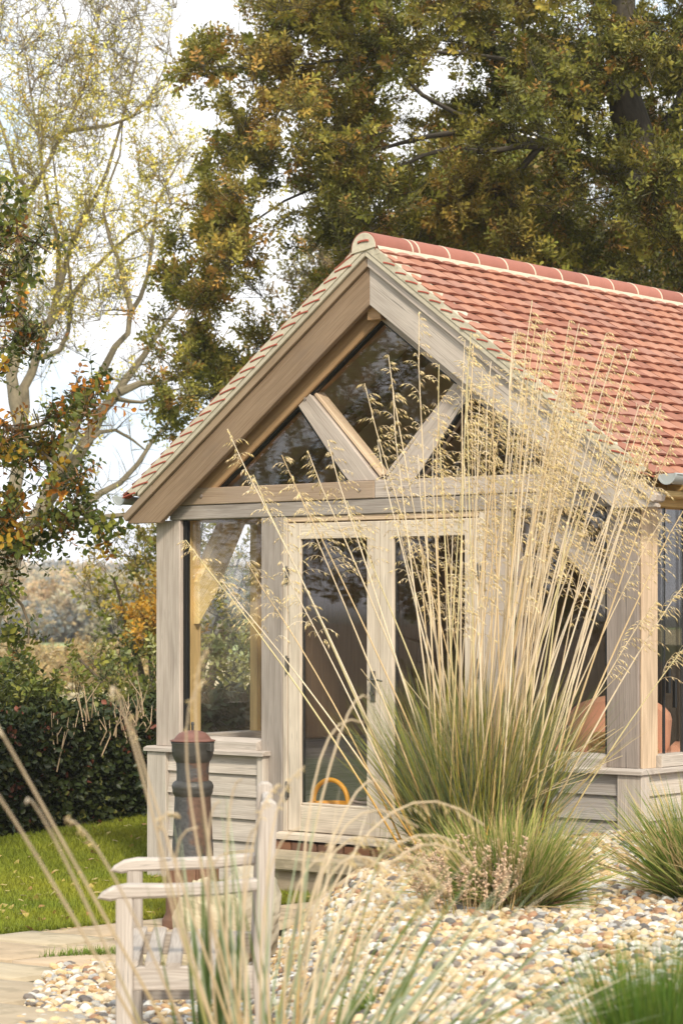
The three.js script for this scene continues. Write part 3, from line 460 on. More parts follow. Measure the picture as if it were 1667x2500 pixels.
{
  const t = thing('wicker_basket', 'honey coloured wicker basket with hoop rims behind the right front window', 'basket', null, new V3(1.50, 0.03, -0.55)); const m = plain({ color: new THREE.Color().setRGB(0.55, 0.30, 0.09), roughness: 0.8 });
  for (let i = 0; i < 16; i++) { const y = 0.02 + i * 0.046, rr = 0.17 + 0.05 * Math.sin(i / 15 * 2.6); const g = new THREE.TorusGeometry(rr, 0.017, 6, 28); g.rotateX(PI / 2); g.translate(0, y, 0); part(i === 15 ? 'rim' : 'weave_band', g, m, t); }
  for (let i = 0; i < 14; i++) { const a = i / 14 * 2 * PI, ps = []; for (let k = 0; k <= 6; k++) { const rr = 0.172 + 0.05 * Math.sin(k / 6 * 2.6); ps.push(new V3(Math.cos(a) * rr, k / 6 * 0.72, Math.sin(a) * rr)); } part('stake', tube(ps, ps.map(() => 0.011), 5), m, t); }
}
{
  const t = thing('yellow_basket', 'yellow hooped trug on the floor behind the left door pane', 'trug', null, new V3(-0.66, 0.03, -0.30)); const m = plain({ color: new THREE.Color().setRGB(0.75, 0.33, 0.03), roughness: 0.5 });
  const h = new THREE.TorusGeometry(0.15, 0.017, 8, 28, PI); h.translate(0, 0.2, 0); part('hoop_handle', h, m, t);
  const l = new THREE.LatheGeometry([[0.08, 0], [0.12, 0.02], [0.15, 0.18], [0.158, 0.2], [0.145, 0.2], [0.11, 0.03], [0, 0.02]].map((p) => new THREE.Vector2(...p)), 24); part('bowl', l, m, t);
}
{
  const t = thing('coiled_hose', 'dusky mauve hose coiled on the floor behind the left door pane', 'hose', null, new V3(-0.27, 0.03, -0.28)); const m = plain({ color: new THREE.Color().setRGB(0.30, 0.20, 0.19), roughness: 0.5 }), ps = [];
  for (let i = 0; i <= 160; i++) { const a = i / 160 * 2 * PI * 6, rr = 0.15 + 0.012 * Math.sin(i * 0.7); ps.push(new V3(Math.cos(a) * rr, 0.12 + i / 160 * 0.12, Math.sin(a) * rr)); } part('coil', tube(ps, ps.map(() => 0.011), 7), m, t); const d = new THREE.CylinderGeometry(0.13, 0.15, 0.11, 20); d.translate(0, 0.055, 0); part('drum', d, M.postDark, t);
}
//@@REST
// ------------------------------------------------------------------ cast iron pillar
{
  const t = thing('cast_iron_pillar', 'rusty old cast iron pillar with bulbous head and red domed lid behind the bench', 'iron pillar', null, site(-0.83, groundAt(0.52, 2.35), 13.5));
  const texRust = dataTex(512, 512, (u, v) => { const a = smoothstep(fbm(N1, u * 5, v * 4, 5, 4, 5) + 0.16 * Math.sin((u - 0.08) * 2 * PI), 0.42, 0.62), b = fbm(N2, u * 40, v * 40, 40, 40, 3); return mix3(mix3([0.038, 0.038, 0.038], [0.105, 0.103, 0.10], b), mix3([0.075, 0.042, 0.028], [0.17, 0.09, 0.055], b), a * 0.9); }, true);
  const iron = plain({ map: texRust, bumpMap: bumpMortar, bumpScale: 0.003, roughness: 0.62, metalness: 0.25 });
  const dark = plain({ color: new THREE.Color().setRGB(0.075, 0.073, 0.07), map: texMortar, bumpMap: bumpMortar, bumpScale: 0.002, roughness: 0.5, metalness: 0.3 });
  const red = plain({ color: new THREE.Color().setRGB(0.20, 0.088, 0.066), map: texMortar, bumpMap: bumpMortar, bumpScale: 0.002, roughness: 0.6 });
  const rustM = plain({ color: new THREE.Color().setRGB(0.20, 0.105, 0.065), map: texMortar, bumpMap: bumpMortar, bumpScale: 0.003, roughness: 0.8 });
  const lathe = (p, n = 36) => new THREE.LatheGeometry(p.map((q) => new THREE.Vector2(q[0], q[1])), n);
  part('base', lathe([[0.17, 0], [0.172, 0.05], [0.165, 0.06], [0.15, 0.09], [0.15, 0.2], [0.142, 0.215], [0.135, 0.24], [0.135, 0.335], [0.128, 0.36], [0.12, 0.37]]), rustM, t);
  for (let i = 0; i < 10; i++) { const a = i / 10 * 2 * PI; part('rib', tube([new V3(Math.cos(a) * 0.136, 0.24, Math.sin(a) * 0.136), new V3(Math.cos(a) * 0.136, 0.34, Math.sin(a) * 0.136)], [0.011, 0.011], 6), rustM, t); }
  part('shaft', lathe([[0.118, 0.365], [0.116, 0.42], [0.112, 0.5], [0.106, 0.6], [0.101, 0.72], [0.101, 0.745]]), iron, t);
  part('ring_collar', lathe([[0.101, 0.74], [0.108, 0.752], [0.114, 0.768], [0.112, 0.775], [0.116, 0.785], [0.117, 0.80], [0.108, 0.818], [0.096, 0.826], [0.09, 0.826]]), dark, t);
  part('neck', lathe([[0.09, 0.824], [0.09, 0.9], [0.093, 0.925], [0.094, 0.93]]), iron, t);
  part('head', lathe([[0.093, 0.928], [0.104, 0.945], [0.114, 0.97], [0.117, 1.0], [0.117, 1.03], [0.122, 1.036], [0.122, 1.044], [0.10, 1.046], [0.0, 1.046]]), dark, t);
  const lid = part('lid', lathe([[0.126, 1.047], [0.127, 1.052], [0.104, 1.058], [0.095, 1.072], [0.075, 1.092], [0.045, 1.104], [0.0, 1.108]]), red, t);
  part('finial', lathe([[0.008, 1.105], [0.008, 1.135], [0.011, 1.14], [0.009, 1.152], [0.0, 1.156]], 12), dark, lid);
  part('hasp', box(0.095, 0.15, 0.995, 1.04, -0.015, 0.015, 'x', 0.003), dark, t);
}
// ------------------------------------------------------------------ weathered garden bench, seen from its end
{
  const A = site(-0.545, -0.115, 9.0); const t = thing('garden_bench', 'weathered pale wooden bench with scrolled arms standing on the pebbles', 'bench', null, A); t.rotation.y = -0.888 + 0.045; t.scale.set(0.9, 0.985, 0.86);
  const m = M.bench, L = 0.5;
  for (const e of [-1, 1]) {
    part('front_leg', box(e * L - 0.036, e * L + 0.036, 0.0, 0.632, 0.245, 0.315, 'y', 0.006), m, t);
    part('back_post', poly([[0.27, 0.0], [0.335, 0.0], [0.315, 0.35], [0.347, 0.945], [0.342, 0.97], [0.325, 0.982], [0.295, 0.982], [0.278, 0.97], [0.273, 0.945], [0.245, 0.35]], e * L - 0.036, e * L + 0.036, [0, 1], 0.008).rotateY(PI / 2), m, t);
    const arm = [[-0.39, 0.632], [-0.375, 0.65], [-0.33, 0.672], [-0.27, 0.682], [-0.1, 0.68], [0.1, 0.685], [0.27, 0.70], [0.27, 0.655], [0.1, 0.64], [-0.1, 0.634], [-0.3, 0.628], [-0.34, 0.622]];
    part('armrest', poly(arm, e * L - 0.038, e * L + 0.038, [1, 0.02], 0.009).rotateY(PI / 2), m, t);
    part('side_rail', box(e * L - 0.02, e * L + 0.02, 0.30, 0.385, -0.25, 0.245, 'z', 0.004), m, t);
    part('stretcher', box(e * L - 0.018, e * L + 0.018, 0.12, 0.17, -0.26, 0.245, 'z', 0.004), m, t);
  }
  part('front_rail', box(-L + 0.036, L - 0.036, 0.30, 0.385, 0.262, 0.298, 'x', 0.004), m, t);
  part('back_rail', box(-L + 0.036, L - 0.036, 0.43, 0.49, -0.30, -0.265, 'x', 0.004), m, t);
  part('top_rail', box(-L + 0.036, L - 0.036, 0.86, 0.945, -0.335, -0.295, 'x', 0.006), m, t);
  for (let i = 0; i < 6; i++) { const z = 0.255 - i * 0.088; part('seat_slat', box(-L - 0.02, L + 0.02, 0.386 - i * 0.004, 0.408 - i * 0.004, z - 0.031, z + 0.031, 'x', 0.005), m, t); }
  for (let i = 0; i < 9; i++) { const x = -0.45 + i * 0.1125; const g = box(x - 0.022, x + 0.022, 0.49, 0.86, -0.315, -0.295, 'y', 0.004); part('back_slat', g, m, t); }
}
// ------------------------------------------------------------------ rocks
{
  const m = plain({ color: new THREE.Color().setRGB(0.62, 0.57, 0.45), map: texStone, bumpMap: bumpStone, bumpScale: 0.02, roughness: 0.9 }), mg = plain({ color: new THREE.Color().setRGB(0.50, 0.47, 0.41), map: texStone, bumpMap: bumpStone, bumpScale: 0.02, roughness: 0.9 });
  const rock = (seed, sx, sy, sz, rough = 0.95) => { const g = new THREE.IcosahedronGeometry(1, 5), p = g.attributes.position, v = new V3(); for (let i = 0; i < p.count; i++) { v.fromBufferAttribute(p, i); const n = 1 - rough / 2 + rough * fbm(N2, v.x * 1.5 + seed, v.y * 1.5 + v.z * 1.2 + seed * 2, 4096, 4096, 5), f = Math.round(v.y * 3) / 3; p.setXYZ(i, v.x * sx * n, lerp(v.y, f, 0.25) * sy * n, v.z * sz * n); } g.computeVertexNormals(); const uv = g.attributes.uv; for (let i = 0; i < p.count; i++) uv.setXY(i, p.getX(i) * 2 + p.getZ(i), p.getY(i) * 2 + p.getZ(i)); return g; };
  const put = (s, y, d, seed, sx, sy, sz, mat, label, grp) => { const q = site(s, y, d), o = tag(part('rock', rock(seed, sx, sy, sz), mat, scene), label, 'rock', grp); o.position.copy(q); o.rotation.y = seed; return o; };
  put(-0.60, 0.03, 11.0, 3.1, 0.17, 0.25, 0.17, m, 'largest pale flint boulder seen through the bench under its far arm');
  put(-0.42, 0.10, 11.3, 5.7, 0.13, 0.21, 0.13, mg, 'jagged grey boulder standing beside the pale boulder near the bench back post');
  put(-0.84, -0.06, 10.9, 8.3, 0.085, 0.12, 0.085, m, 'small rounded pale stone beyond the front edge of the bench seat');
  put(0.06, 0.02, 7.55, 2.2, 0.20, 0.13, 0.13, mg, 'flat grey rock at the foot of the blurred dry grasses');
}
// ------------------------------------------------------------------ grasses
const STRAW = [[0.80, 0.65, 0.43], [0.86, 0.73, 0.54], [0.76, 0.57, 0.32], [0.72, 0.61, 0.33], [0.84, 0.70, 0.50]];
const bez = (a, b, c, t) => new V3().addScaledVector(a, (1 - t) * (1 - t)).addScaledVector(b, 2 * t * (1 - t)).addScaledVector(c, t * t);
// one spikelet: a slender four sided husk from p along dir
function spikelet(o, p, dir, len, w, c) {
  const u = new V3(0.31, 0.2, 0.93), a = new V3().crossVectors(dir, u).normalize(), b = new V3().crossVectors(dir, a).normalize(), k = o.n, m = p.clone().addScaledVector(dir, len * 0.32), e = p.clone().addScaledVector(dir, len);
  o.pos.push(p.x, p.y, p.z); for (const [x, y] of [[1, 0], [0, 0.6], [-1, 0], [0, -0.6]]) o.pos.push(m.x + (a.x * x + b.x * y) * w, m.y + (a.y * x + b.y * y) * w, m.z + (a.z * x + b.z * y) * w); o.pos.push(e.x, e.y, e.z);
  for (let i = 0; i < 6; i++) o.col.push(c[0], c[1], c[2]); for (let i = 0; i < 4; i++) { const n = (i + 1) % 4; o.idx.push(k, k + 1 + n, k + 1 + i, k + 5, k + 1 + i, k + 1 + n); } o.n += 6;
}
function seedHead(o, r, pts, from, branches, reach, wind, scale = 1) { // open panicle of hanging oat-like husks along the top of a stem
  const at = (t) => { const f = t * (pts.length - 1), i = Math.min(pts.length - 2, Math.floor(f)); return pts[i].clone().lerp(pts[i + 1], f - i); };
  const d = new V3(), q = new V3();
  for (let i = 0; i < branches; i++) {
    const t = lerp(from, 1, Math.pow((i + r() * 0.8) / branches, 0.85)), p = at(t), tan = at(Math.min(1, t + 0.04)).sub(at(Math.max(0, t - 0.04))).normalize(), a = r() * 6.28, len = reach * (1.05 - 0.75 * (t - from) / (1 - from)) * (0.5 + 0.6 * r());
    d.copy(tan).multiplyScalar(0.75).add(new V3(Math.cos(a), 0, Math.sin(a)).multiplyScalar(0.7)).addScaledVector(wind, 0.4).normalize(); q.copy(p); const bp = [p.clone()], n = 4;
    for (let k = 0; k < n; k++) { q.addScaledVector(d, len / n); d.y -= 0.42; d.addScaledVector(wind, 0.1).normalize(); bp.push(q.clone()); }
    const c = STRAW[Math.floor(r() * 5)]; { const g = tube(bp, bp.map((_, k) => 0.0011 * scale), 3), k0 = o.n, P = g.attributes.position; for (let k = 0; k < P.count; k++) { o.pos.push(P.getX(k), P.getY(k), P.getZ(k)); o.col.push(...c); } for (const k of g.index.array) o.idx.push(k + k0); o.n += P.count; }
    for (let k = 1; k <= n; k++) for (let m = 0; m < (k === n ? 2 : 1); m++) { const dd = d.clone().add(new V3((r() - 0.5) * 0.6, (r() - 0.6) * 0.5, (r() - 0.5) * 0.6)).normalize(); const g = [0.84, 0.66, 0.34], w = 0.85 + 0.3 * r(); spikelet(o, bp[k], dd, (0.030 + 0.014 * r()) * scale, 0.0023 * scale, [g[0] * w, g[1] * w, g[2] * w * (0.8 + 0.4 * r())]); }
  }
}
function bladeTuft(name, seed, n, rad, len, width, tilt, bend, cols, parent, segs = 5) {
  const r = rng(seed), o = newBuf();
  for (let i = 0; i < n; i++) {
    const a = r() * 6.28, q = Math.sqrt(r()), p = new V3(Math.cos(a) * rad * q, -0.02, Math.sin(a) * rad * q), tl = tilt * Math.pow(q, 0.8) * (0.4 + 1.0 * r()) + (r() - 0.5) * 0.4, a2 = a + (r() - 0.5) * (r() < 0.3 ? 4.5 : 1.6), d = new V3(Math.cos(a2) * Math.sin(tl), Math.cos(tl), Math.sin(a2) * Math.sin(tl));
    const pick = cols[Math.floor(Math.pow(r(), 1.2) * cols.length)], b = 0.8 + 0.4 * r();
    blade(o, p, d, len * (0.55 + 0.6 * r()), width * (0.7 + 0.6 * r()), bend * (0.4 + 1.2 * r()), segs, pick[0].map((x) => x * b), pick[1].map((x) => x * b), new V3(r() - 0.5, 0.2, r() - 0.5), pick[2] || 0.6);
  }
  return part(name, bufGeo(o), M.blade, parent, null, 'stuff');
}
function stemMesh(r, pts, r0, r1, parent, tint) {
  const g = tube(pts, pts.map((_, i) => lerp(r0, r1, i / (pts.length - 1))), 5), P = g.attributes.position, col = new Float32Array(P.count * 3), c0 = r() < 0.22 ? [0.36, 0.36, 0.06] : r() < 0.25 ? [0.58, 0.32, 0.07] : [0.56, 0.40, 0.17], c1 = tint || STRAW[Math.floor(r() * 5)];
  for (let i = 0; i < P.count; i++) { const t = Math.floor(i / 6) / (pts.length - 1), c = mix3(c0, c1, smoothstep(t, 0.12, 0.45)); col.set(c, i * 3); } g.setAttribute('color', new THREE.BufferAttribute(col, 3));
  return part('stem', g, M.straw, parent);
}
{ // the tall golden oat grass
  const t = thing('golden_oat_grass', 'tall golden oat grass with a fan of straw stems in front of the doors', 'ornamental grass'); const r = rng(1204), C = site(0.72, 0, 12.9), gy = groundAt(C.x, C.z) - 0.03; t.position.set(C.x, gy, C.z);
  const local = (s, y, d) => site(s, y, d).sub(t.position), wind = RT.clone().multiplyScalar(0.8);
  const tips = [[420, 1240], [515, 985], [575, 1090], [500, 1330], [640, 1045], [700, 1035], [560, 1290], [790, 1150], [830, 880], [885, 815], [895, 900], [955, 715], [1000, 960], [680, 1130], [745, 1010], [860, 1010], [1215, 690], [1180, 755], [1300, 735], [1385, 765], [1410, 790], [1445, 800], [1500, 935], [1545, 995], [1575, 1150], [1590, 1310], [1510, 930], [1330, 820], [1240, 870], [1120, 830], [1060, 780], [1085, 960], [1280, 960], [1350, 1000], [1450, 1060], [1520, 1180], [1240, 760], [1460, 930], [1600, 1450], [1420, 1180], [1350, 880], [1200, 830], [1150, 930], [1010, 1080], [960, 1250], [1500, 1380], [640, 1290], [905, 1180], [1055, 1290]];
  for (let i = 0; i < 72; i++) { const u = r() + r() + r() - 1.5; tips.push([1245 + u * 270, 690 + 520 * Math.pow(r(), 1.1) + Math.abs(u) * 110]); }
  tips.forEach(([x, y], i) => {
    const sx = x * 1.0631, sy = y * 1.0631, d = 12.9 + (r() - 0.5) * 1.3, tip = local((sx - 833.5) / 5900 * d, EYE.y + (1490.7 - sy) / 5900 * d, d), lean = clamp((x - 1130) / 700, -1, 0.7);
    const a = r() * 6.28, q = Math.sqrt(r()) * 0.2, base = new V3(Math.cos(a) * q, 0, Math.sin(a) * q).addScaledVector(RT, lean * 0.26).addScaledVector(FW, r() < 0.45 ? -0.2 : 0), mid = base.clone().lerp(tip, 0.5); mid.y += 0.08 * Math.abs(lean) + 0.03 * r(); mid.addScaledVector(RT, -lean * 0.05 + (r() - 0.5) * 0.06);
    const pts = []; for (let k = 0; k <= 10; k++) pts.push(bez(base, mid, tip, k / 10)); pts[10].addScaledVector(wind, 0.02);
    const st = stemMesh(r, pts, 0.0058 + 0.0028 * r(), 0.0023, t), o = newBuf(); seedHead(o, r, pts, 0.68 + 0.1 * r(), i < 49 ? 22 : 17, 0.17, wind); part('seed_head', bufGeo(o), M.straw, st);
  });
  // straw sheaths and broken bits lying across
  for (let i = 0; i < 26; i++) { const a = r() * 6.28, b = new V3(Math.cos(a) * 0.15, 0.1 + 0.3 * r(), Math.sin(a) * 0.15), dir = new V3().addScaledVector(RT, (r() - 0.35) * 1.4).add(new V3(0, 0.3 + 0.7 * r(), 0)).addScaledVector(FW, (r() - 0.6) * 0.6).normalize(), l = 0.5 + 0.5 * r(), e = b.clone().addScaledVector(dir, l), pts = [0, 0.33, 0.66, 1].map((k) => bez(b, b.clone().lerp(e, 0.5).add(new V3(0, 0.06, 0)), e, k)); stemMesh(r, pts, 0.004, 0.002, t, [0.62, 0.5, 0.3]); }
  const GR = [[0.035, 0.05, 0.018], [0.20, 0.24, 0.075]], OL = [[0.07, 0.08, 0.01], [0.40, 0.37, 0.06]], DRY = [[0.16, 0.12, 0.05], [0.50, 0.38, 0.19]], BL = [[0.035, 0.05, 0.03], [0.13, 0.165, 0.10]];
  bladeTuft('leaf_blades', 77, 3400, 0.22, 1.02, 0.0048, 0.42, 0.4, [GR, BL, GR, OL, OL, DRY], t, 6);
  bladeTuft('leaf_blades', 79, 620, 0.22, 0.6, 0.0042, 1.1, 0.7, [GR, OL, DRY, BL, DRY], t, 6);
}
// low tufts on the bed
const mound = (s, d, nm, label, cat, seed, n, rad, len, w, tilt, bend, cols, dy = 0) => { const C = site(s, 0, d), t = thing(nm, label, cat, null, new V3(C.x, groundAt(C.x, C.z) + dy, C.z)); bladeTuft('leaf_blades', seed, n, rad, len, w, tilt, bend, cols, t); return t; };
const G1 = [[0.03, 0.055, 0.008], [0.16, 0.23, 0.03]], G2 = [[0.05, 0.075, 0.012], [0.42, 0.41, 0.12]], TN = [[0.18, 0.13, 0.05], [0.62, 0.46, 0.22]], G3 = [[0.025, 0.055, 0.006], [0.10, 0.19, 0.018]], GY = [[0.05, 0.06, 0.035], [0.24, 0.27, 0.17]];
mound(0.755, 10.75, 'grass_tuft', 'tan tipped green grass tuft on the pebbles below the tall oat grass', 'grass tuft', 501, 2000, 0.17, 0.48, 0.006, 0.85, 0.5, [G1, G2, G2, G1, TN, TN]);
mound(1.70, 11.0, 'grass_tuft', 'dark green grass tuft with pale tips standing before the house corner post', 'grass tuft', 502, 2200, 0.18, 0.58, 0.006, 0.75, 0.4, [G1, G2, G2, TN, G3, TN]);
mound(0.83, 6.1, 'grass_tuft', 'blurred bright green grass tuft closest to the camera in the pebbles', 'grass tuft', 503, 2400, 0.12, 0.48, 0.005, 0.4, 0.22, [G3, G3, G1, G3, G1], 0.02);
{ // a small weed and bits of green in the pebbles, path edge tufts
  mound(0.13, 8.3, 'green_weed', 'small bright green weed growing up through the pebbles by the dry grass', 'weed', 511, 60, 0.07, 0.12, 0.012, 1.2, 0.8, [G1]);
  const C = site(-1.2, 0, 12.05); const t = thing('path_edge_grass', 'low ragged green grass growing between paving and pebbles', 'grass', null, new V3(C.x, groundAt(C.x, C.z), C.z)); const r = rng(515), o = newBuf();
  for (let i = 0; i < 900; i++) { const u = (r() + r() - 1), p = new V3().addScaledVector(RT, u * 0.32).addScaledVector(FW, u * 0.1 + (r() - 0.5) * 0.12); blade(o, p, new V3((r() - 0.5) * 1.4, 1, (r() - 0.5) * 1.4), 0.035 + 0.05 * r(), 0.005, 0.6, 3, [0.05, 0.08, 0.01], [0.19, 0.27, 0.035]); } part('leaf_blades', bufGeo(o), M.blade, t, null, 'stuff');
}
{ // dry flower stalks left of the tan tipped tuft
  const C = site(0.56, 0, 10.5), t = thing('dried_flower_clump', 'clump of dried pinkish tan flower stalks left of the tan tipped tuft', 'dried plant', null, new V3(C.x, groundAt(C.x, C.z), C.z)), r = rng(521), o = newBuf();
  for (let i = 0; i < 80; i++) { const a = r() * 6.28, q = 0.2 * Math.sqrt(r()), b = new V3(Math.cos(a) * q, 0, Math.sin(a) * q), e = b.clone().add(new V3(Math.cos(a) * 0.08 - 0.02, 0.16 + 0.2 * r(), Math.sin(a) * 0.08)), pts = [0, 0.5, 1].map((k) => bez(b, b.clone().lerp(e, 0.5), e, k)); stemMesh(r, pts, 0.002, 0.0015, t, [0.45, 0.33, 0.22]); for (let k = 0; k < 26; k++) { const u = 0.35 + 0.65 * r(), p = b.clone().lerp(e, u); spikelet(o, p, new V3(r() - 0.5, r() - 0.3, r() - 0.5).normalize(), 0.02, 0.006, r() < 0.5 ? [0.55, 0.38, 0.25] : [0.66, 0.47, 0.3]); } }
  part('flower_heads', bufGeo(o), M.straw, t, null, 'stuff');
}
{ // the dry grass close to the camera, out of focus
  const t = thing('dry_feather_grass', 'blurred clump of dry straw grass in front of the bench', 'ornamental grass'), r = rng(1310), C = site(-0.19, -0.03, 5.9); t.position.copy(C);
  const W = (x, y, d) => site((x * 1.0631 - 833.5) / 5900 * d, EYE.y + (1490.7 - y * 1.0631) / 5900 * d, d).sub(C), wind = RT.clone().multiplyScalar(0.2);
  const S = [ // tips and a point on the way, then reach
    [[478, 1490], [474, 1900], 5.4, 1], [[505, 1840], [480, 2100], 5.6, 0], [[258, 1600], [345, 1850], 5.0, 1], [[300, 1640], [395, 1960], 5.3, 1], [[5, 1690], [115, 1880], 4.6, 0], [[-40, 1825], [90, 1975], 4.5, 1], [[60, 1845], [200, 2080], 4.7, 0], [[150, 1880], [330, 2150], 5, 1],
    [[555, 1790], [520, 2060], 5.7, 0], [[848, 1605], [735, 1850], 6.3, 0], [[835, 1660], [705, 1900], 6.2, 0], [[640, 1800], [560, 2100], 5.9, 1], [[700, 1760], [610, 2080], 6.0, 1],
    [[905, 1850], [760, 1935], 6.4, 0], [[1110, 1895], [800, 1975], 6.6, 2], [[1050, 1935], [790, 2080], 6.5, 2], [[1090, 1990], [850, 2060], 6.4, 2], [[1000, 1990], [800, 2120], 6.3, 2], [[960, 1900], [740, 2010], 6.3, 0], [[930, 2060], [760, 2190], 6.1, 2], [[880, 1990], [720, 2120], 6.1, 2], [[980, 2080], [800, 2220], 6.0, 2], [[850, 2120], [730, 2250], 5.9, 0], [[780, 1980], [660, 2150], 6, 0],
    [[455, 1900], [430, 2150], 5.5, 0], [[410, 1870], [400, 2100], 5.3, 1], [[520, 1960], [500, 2200], 5.6, 0], [[930, 1960], [720, 2060], 6.4, 2], [[1020, 2040], [840, 2130], 6.2, 2], [[470, 1560], [455, 1950], 5.5, 1], [[590, 1900], [560, 2150], 5.7, 0], [[690, 1900], [600, 2160], 5.8, 0]];
  for (const [tp, md, d, kind] of S) {
    const tip = W(tp[0], tp[1], d), mid = W(md[0], md[1], lerp(d, 5.9, 0.35)), a = r() * 6.28, b = new V3(Math.cos(a) * 0.1, 0, Math.sin(a) * 0.1), ctl = mid.clone().multiplyScalar(2).addScaledVector(b, -0.5).addScaledVector(tip, -0.5), pts = []; for (let k = 0; k <= 12; k++) pts.push(bez(b, ctl, tip, k / 12));
    const st = stemMesh(r, pts, 0.0042, kind === 2 ? 0.0026 : 0.002, t, [0.66, 0.52, 0.34]); if (kind) { const o = newBuf(); seedHead(o, r, pts, kind === 2 ? 0.6 : 0.76, kind === 2 ? 16 : 12, kind === 2 ? 0.08 : 0.014, wind, kind === 2 ? 0.6 : 0.3); const g = bufGeo(o); part('seed_head', g, M.straw, st); }
  }
  const SG = [[0.08, 0.11, 0.05], [0.34, 0.38, 0.24]], SD = [[0.05, 0.075, 0.015], [0.12, 0.17, 0.04]], ST = [[0.45, 0.36, 0.2], [0.78, 0.65, 0.46]];
  const o = newBuf();
  for (let i = 0; i < 190; i++) { const a = r() * 6.28, q = Math.sqrt(r()), p = new V3(Math.cos(a) * 0.14 * q, 0, Math.sin(a) * 0.14 * q), lean = r() < 0.78 ? 0.25 + 0.75 * r() : -0.2 + 0.4 * r(), d = new V3(0, 1, 0).addScaledVector(RT, lean).addScaledVector(FW, (r() - 0.35) * 0.7), pick = r() < 0.5 ? SG : r() < 0.45 ? SD : ST, b = 0.8 + 0.4 * r(); blade(o, p, d, 0.75 + 0.5 * r(), 0.006 + 0.004 * r(), 0.25 + 0.75 * r(), 7, pick[0].map((x) => x * b), pick[1].map((x) => x * b), FW, 0.5); }
  part('leaf_blades', bufGeo(o), M.blade, t, null, 'stuff');
  const o2 = newBuf(); for (let i = 0; i < 26; i++) { const p = W(455 + r() * 60, 2950, 6.0).add(new V3(0, 0, 0)); p.y = 0; blade(o2, p, new V3(0, 1, 0).addScaledVector(RT, (r() - 0.5) * 0.16), 0.72 + 0.28 * r(), 0.014, 0.12, 7, [0.035, 0.06, 0.012], [0.09, 0.14, 0.035], FW, 0.6); } part('broad_blades', bufGeo(o2), M.blade, t, null, 'stuff');
}
// ------------------------------------------------------------------ trees
// leaf sprigs: a twig carrying n folded leaves; lobed for oak
function sprig(seed, n, ll, lw, lobed, span, droop = 0) {
  const r = rng(seed), o = newBuf(), stemC = [0.5, 0.45, 0.35];
  for (let i = 0; i < n; i++) {
    const t = (i + 0.5) / n, base = new V3(0, span * t, 0), a = i * 2.4 + r() * 0.8, out = new V3(Math.cos(a), 0.5 + 0.7 * (t - 0.3) - droop, Math.sin(a)).normalize(), l = ll * (0.7 + 0.5 * r()), w = lw * (0.75 + 0.45 * r()), side = new V3().crossVectors(out, new V3(0, 1, 0)).normalize(), nor = new V3().crossVectors(side, out), c0 = 0.8 + 0.4 * r(), col = [c0 * (0.92 + 0.2 * r()), c0, c0 * (0.85 + 0.25 * r())];
    const prof = lobed ? [[0, 0.06], [0.18, 0.42], [0.3, 0.22], [0.45, 0.85], [0.56, 0.5], [0.7, 1], [0.8, 0.6], [0.92, 0.45], [1, 0]] : [[0, 0.05], [0.25, 0.75], [0.5, 1], [0.75, 0.7], [1, 0]];
    const k = o.n, curl = (r() - 0.3) * 0.25, fold = 0.25 + 0.25 * r(); let m = 0;
    for (const [u, v] of prof) { const q = base.clone().addScaledVector(out, 0.15 * ll + l * u).addScaledVector(nor, -curl * l * u * u); for (const e of [-1, 0, 1]) { const z = q.clone().addScaledVector(side, e * v * w / 2).addScaledVector(nor, Math.abs(e) * v * w * 0.5 * fold); o.pos.push(z.x, z.y, z.z); o.col.push(...col); o.n++; } m++; }
    for (let j = 0; j < m - 1; j++) { const q = k + j * 3; o.idx.push(q, q + 1, q + 3, q + 1, q + 4, q + 3, q + 1, q + 2, q + 4, q + 2, q + 5, q + 4); }
  }
  { const g = tube([new V3(0, -0.12, 0), new V3(0.01, span * 0.5, 0), new V3(0, span, 0.01)], [0.004, 0.003, 0.0015], 3), P = g.attributes.position, k0 = o.n; for (let k = 0; k < P.count; k++) { o.pos.push(P.getX(k), P.getY(k), P.getZ(k)); o.col.push(...stemC); } for (const k of g.index.array) o.idx.push(k + k0); o.n += P.count; }
  return bufGeo(o);
}
const texBark = dataTex(256, 256, (u, v) => { const a = fbm(N1, u * 8, v * 3, 8, 3, 5), b = fbm(N2, u * 20, v * 20, 20, 20, 3); return [0.55 + 0.45 * a * b * 2, 0.53 + 0.45 * a * b * 2, 0.5 + 0.42 * a * b * 2]; }, true);
const bark = (r, g, b) => plain({ color: new THREE.Color().setRGB(r, g, b), map: texBark, bumpMap: bumpStone, bumpScale: 0.01, roughness: 0.95 });
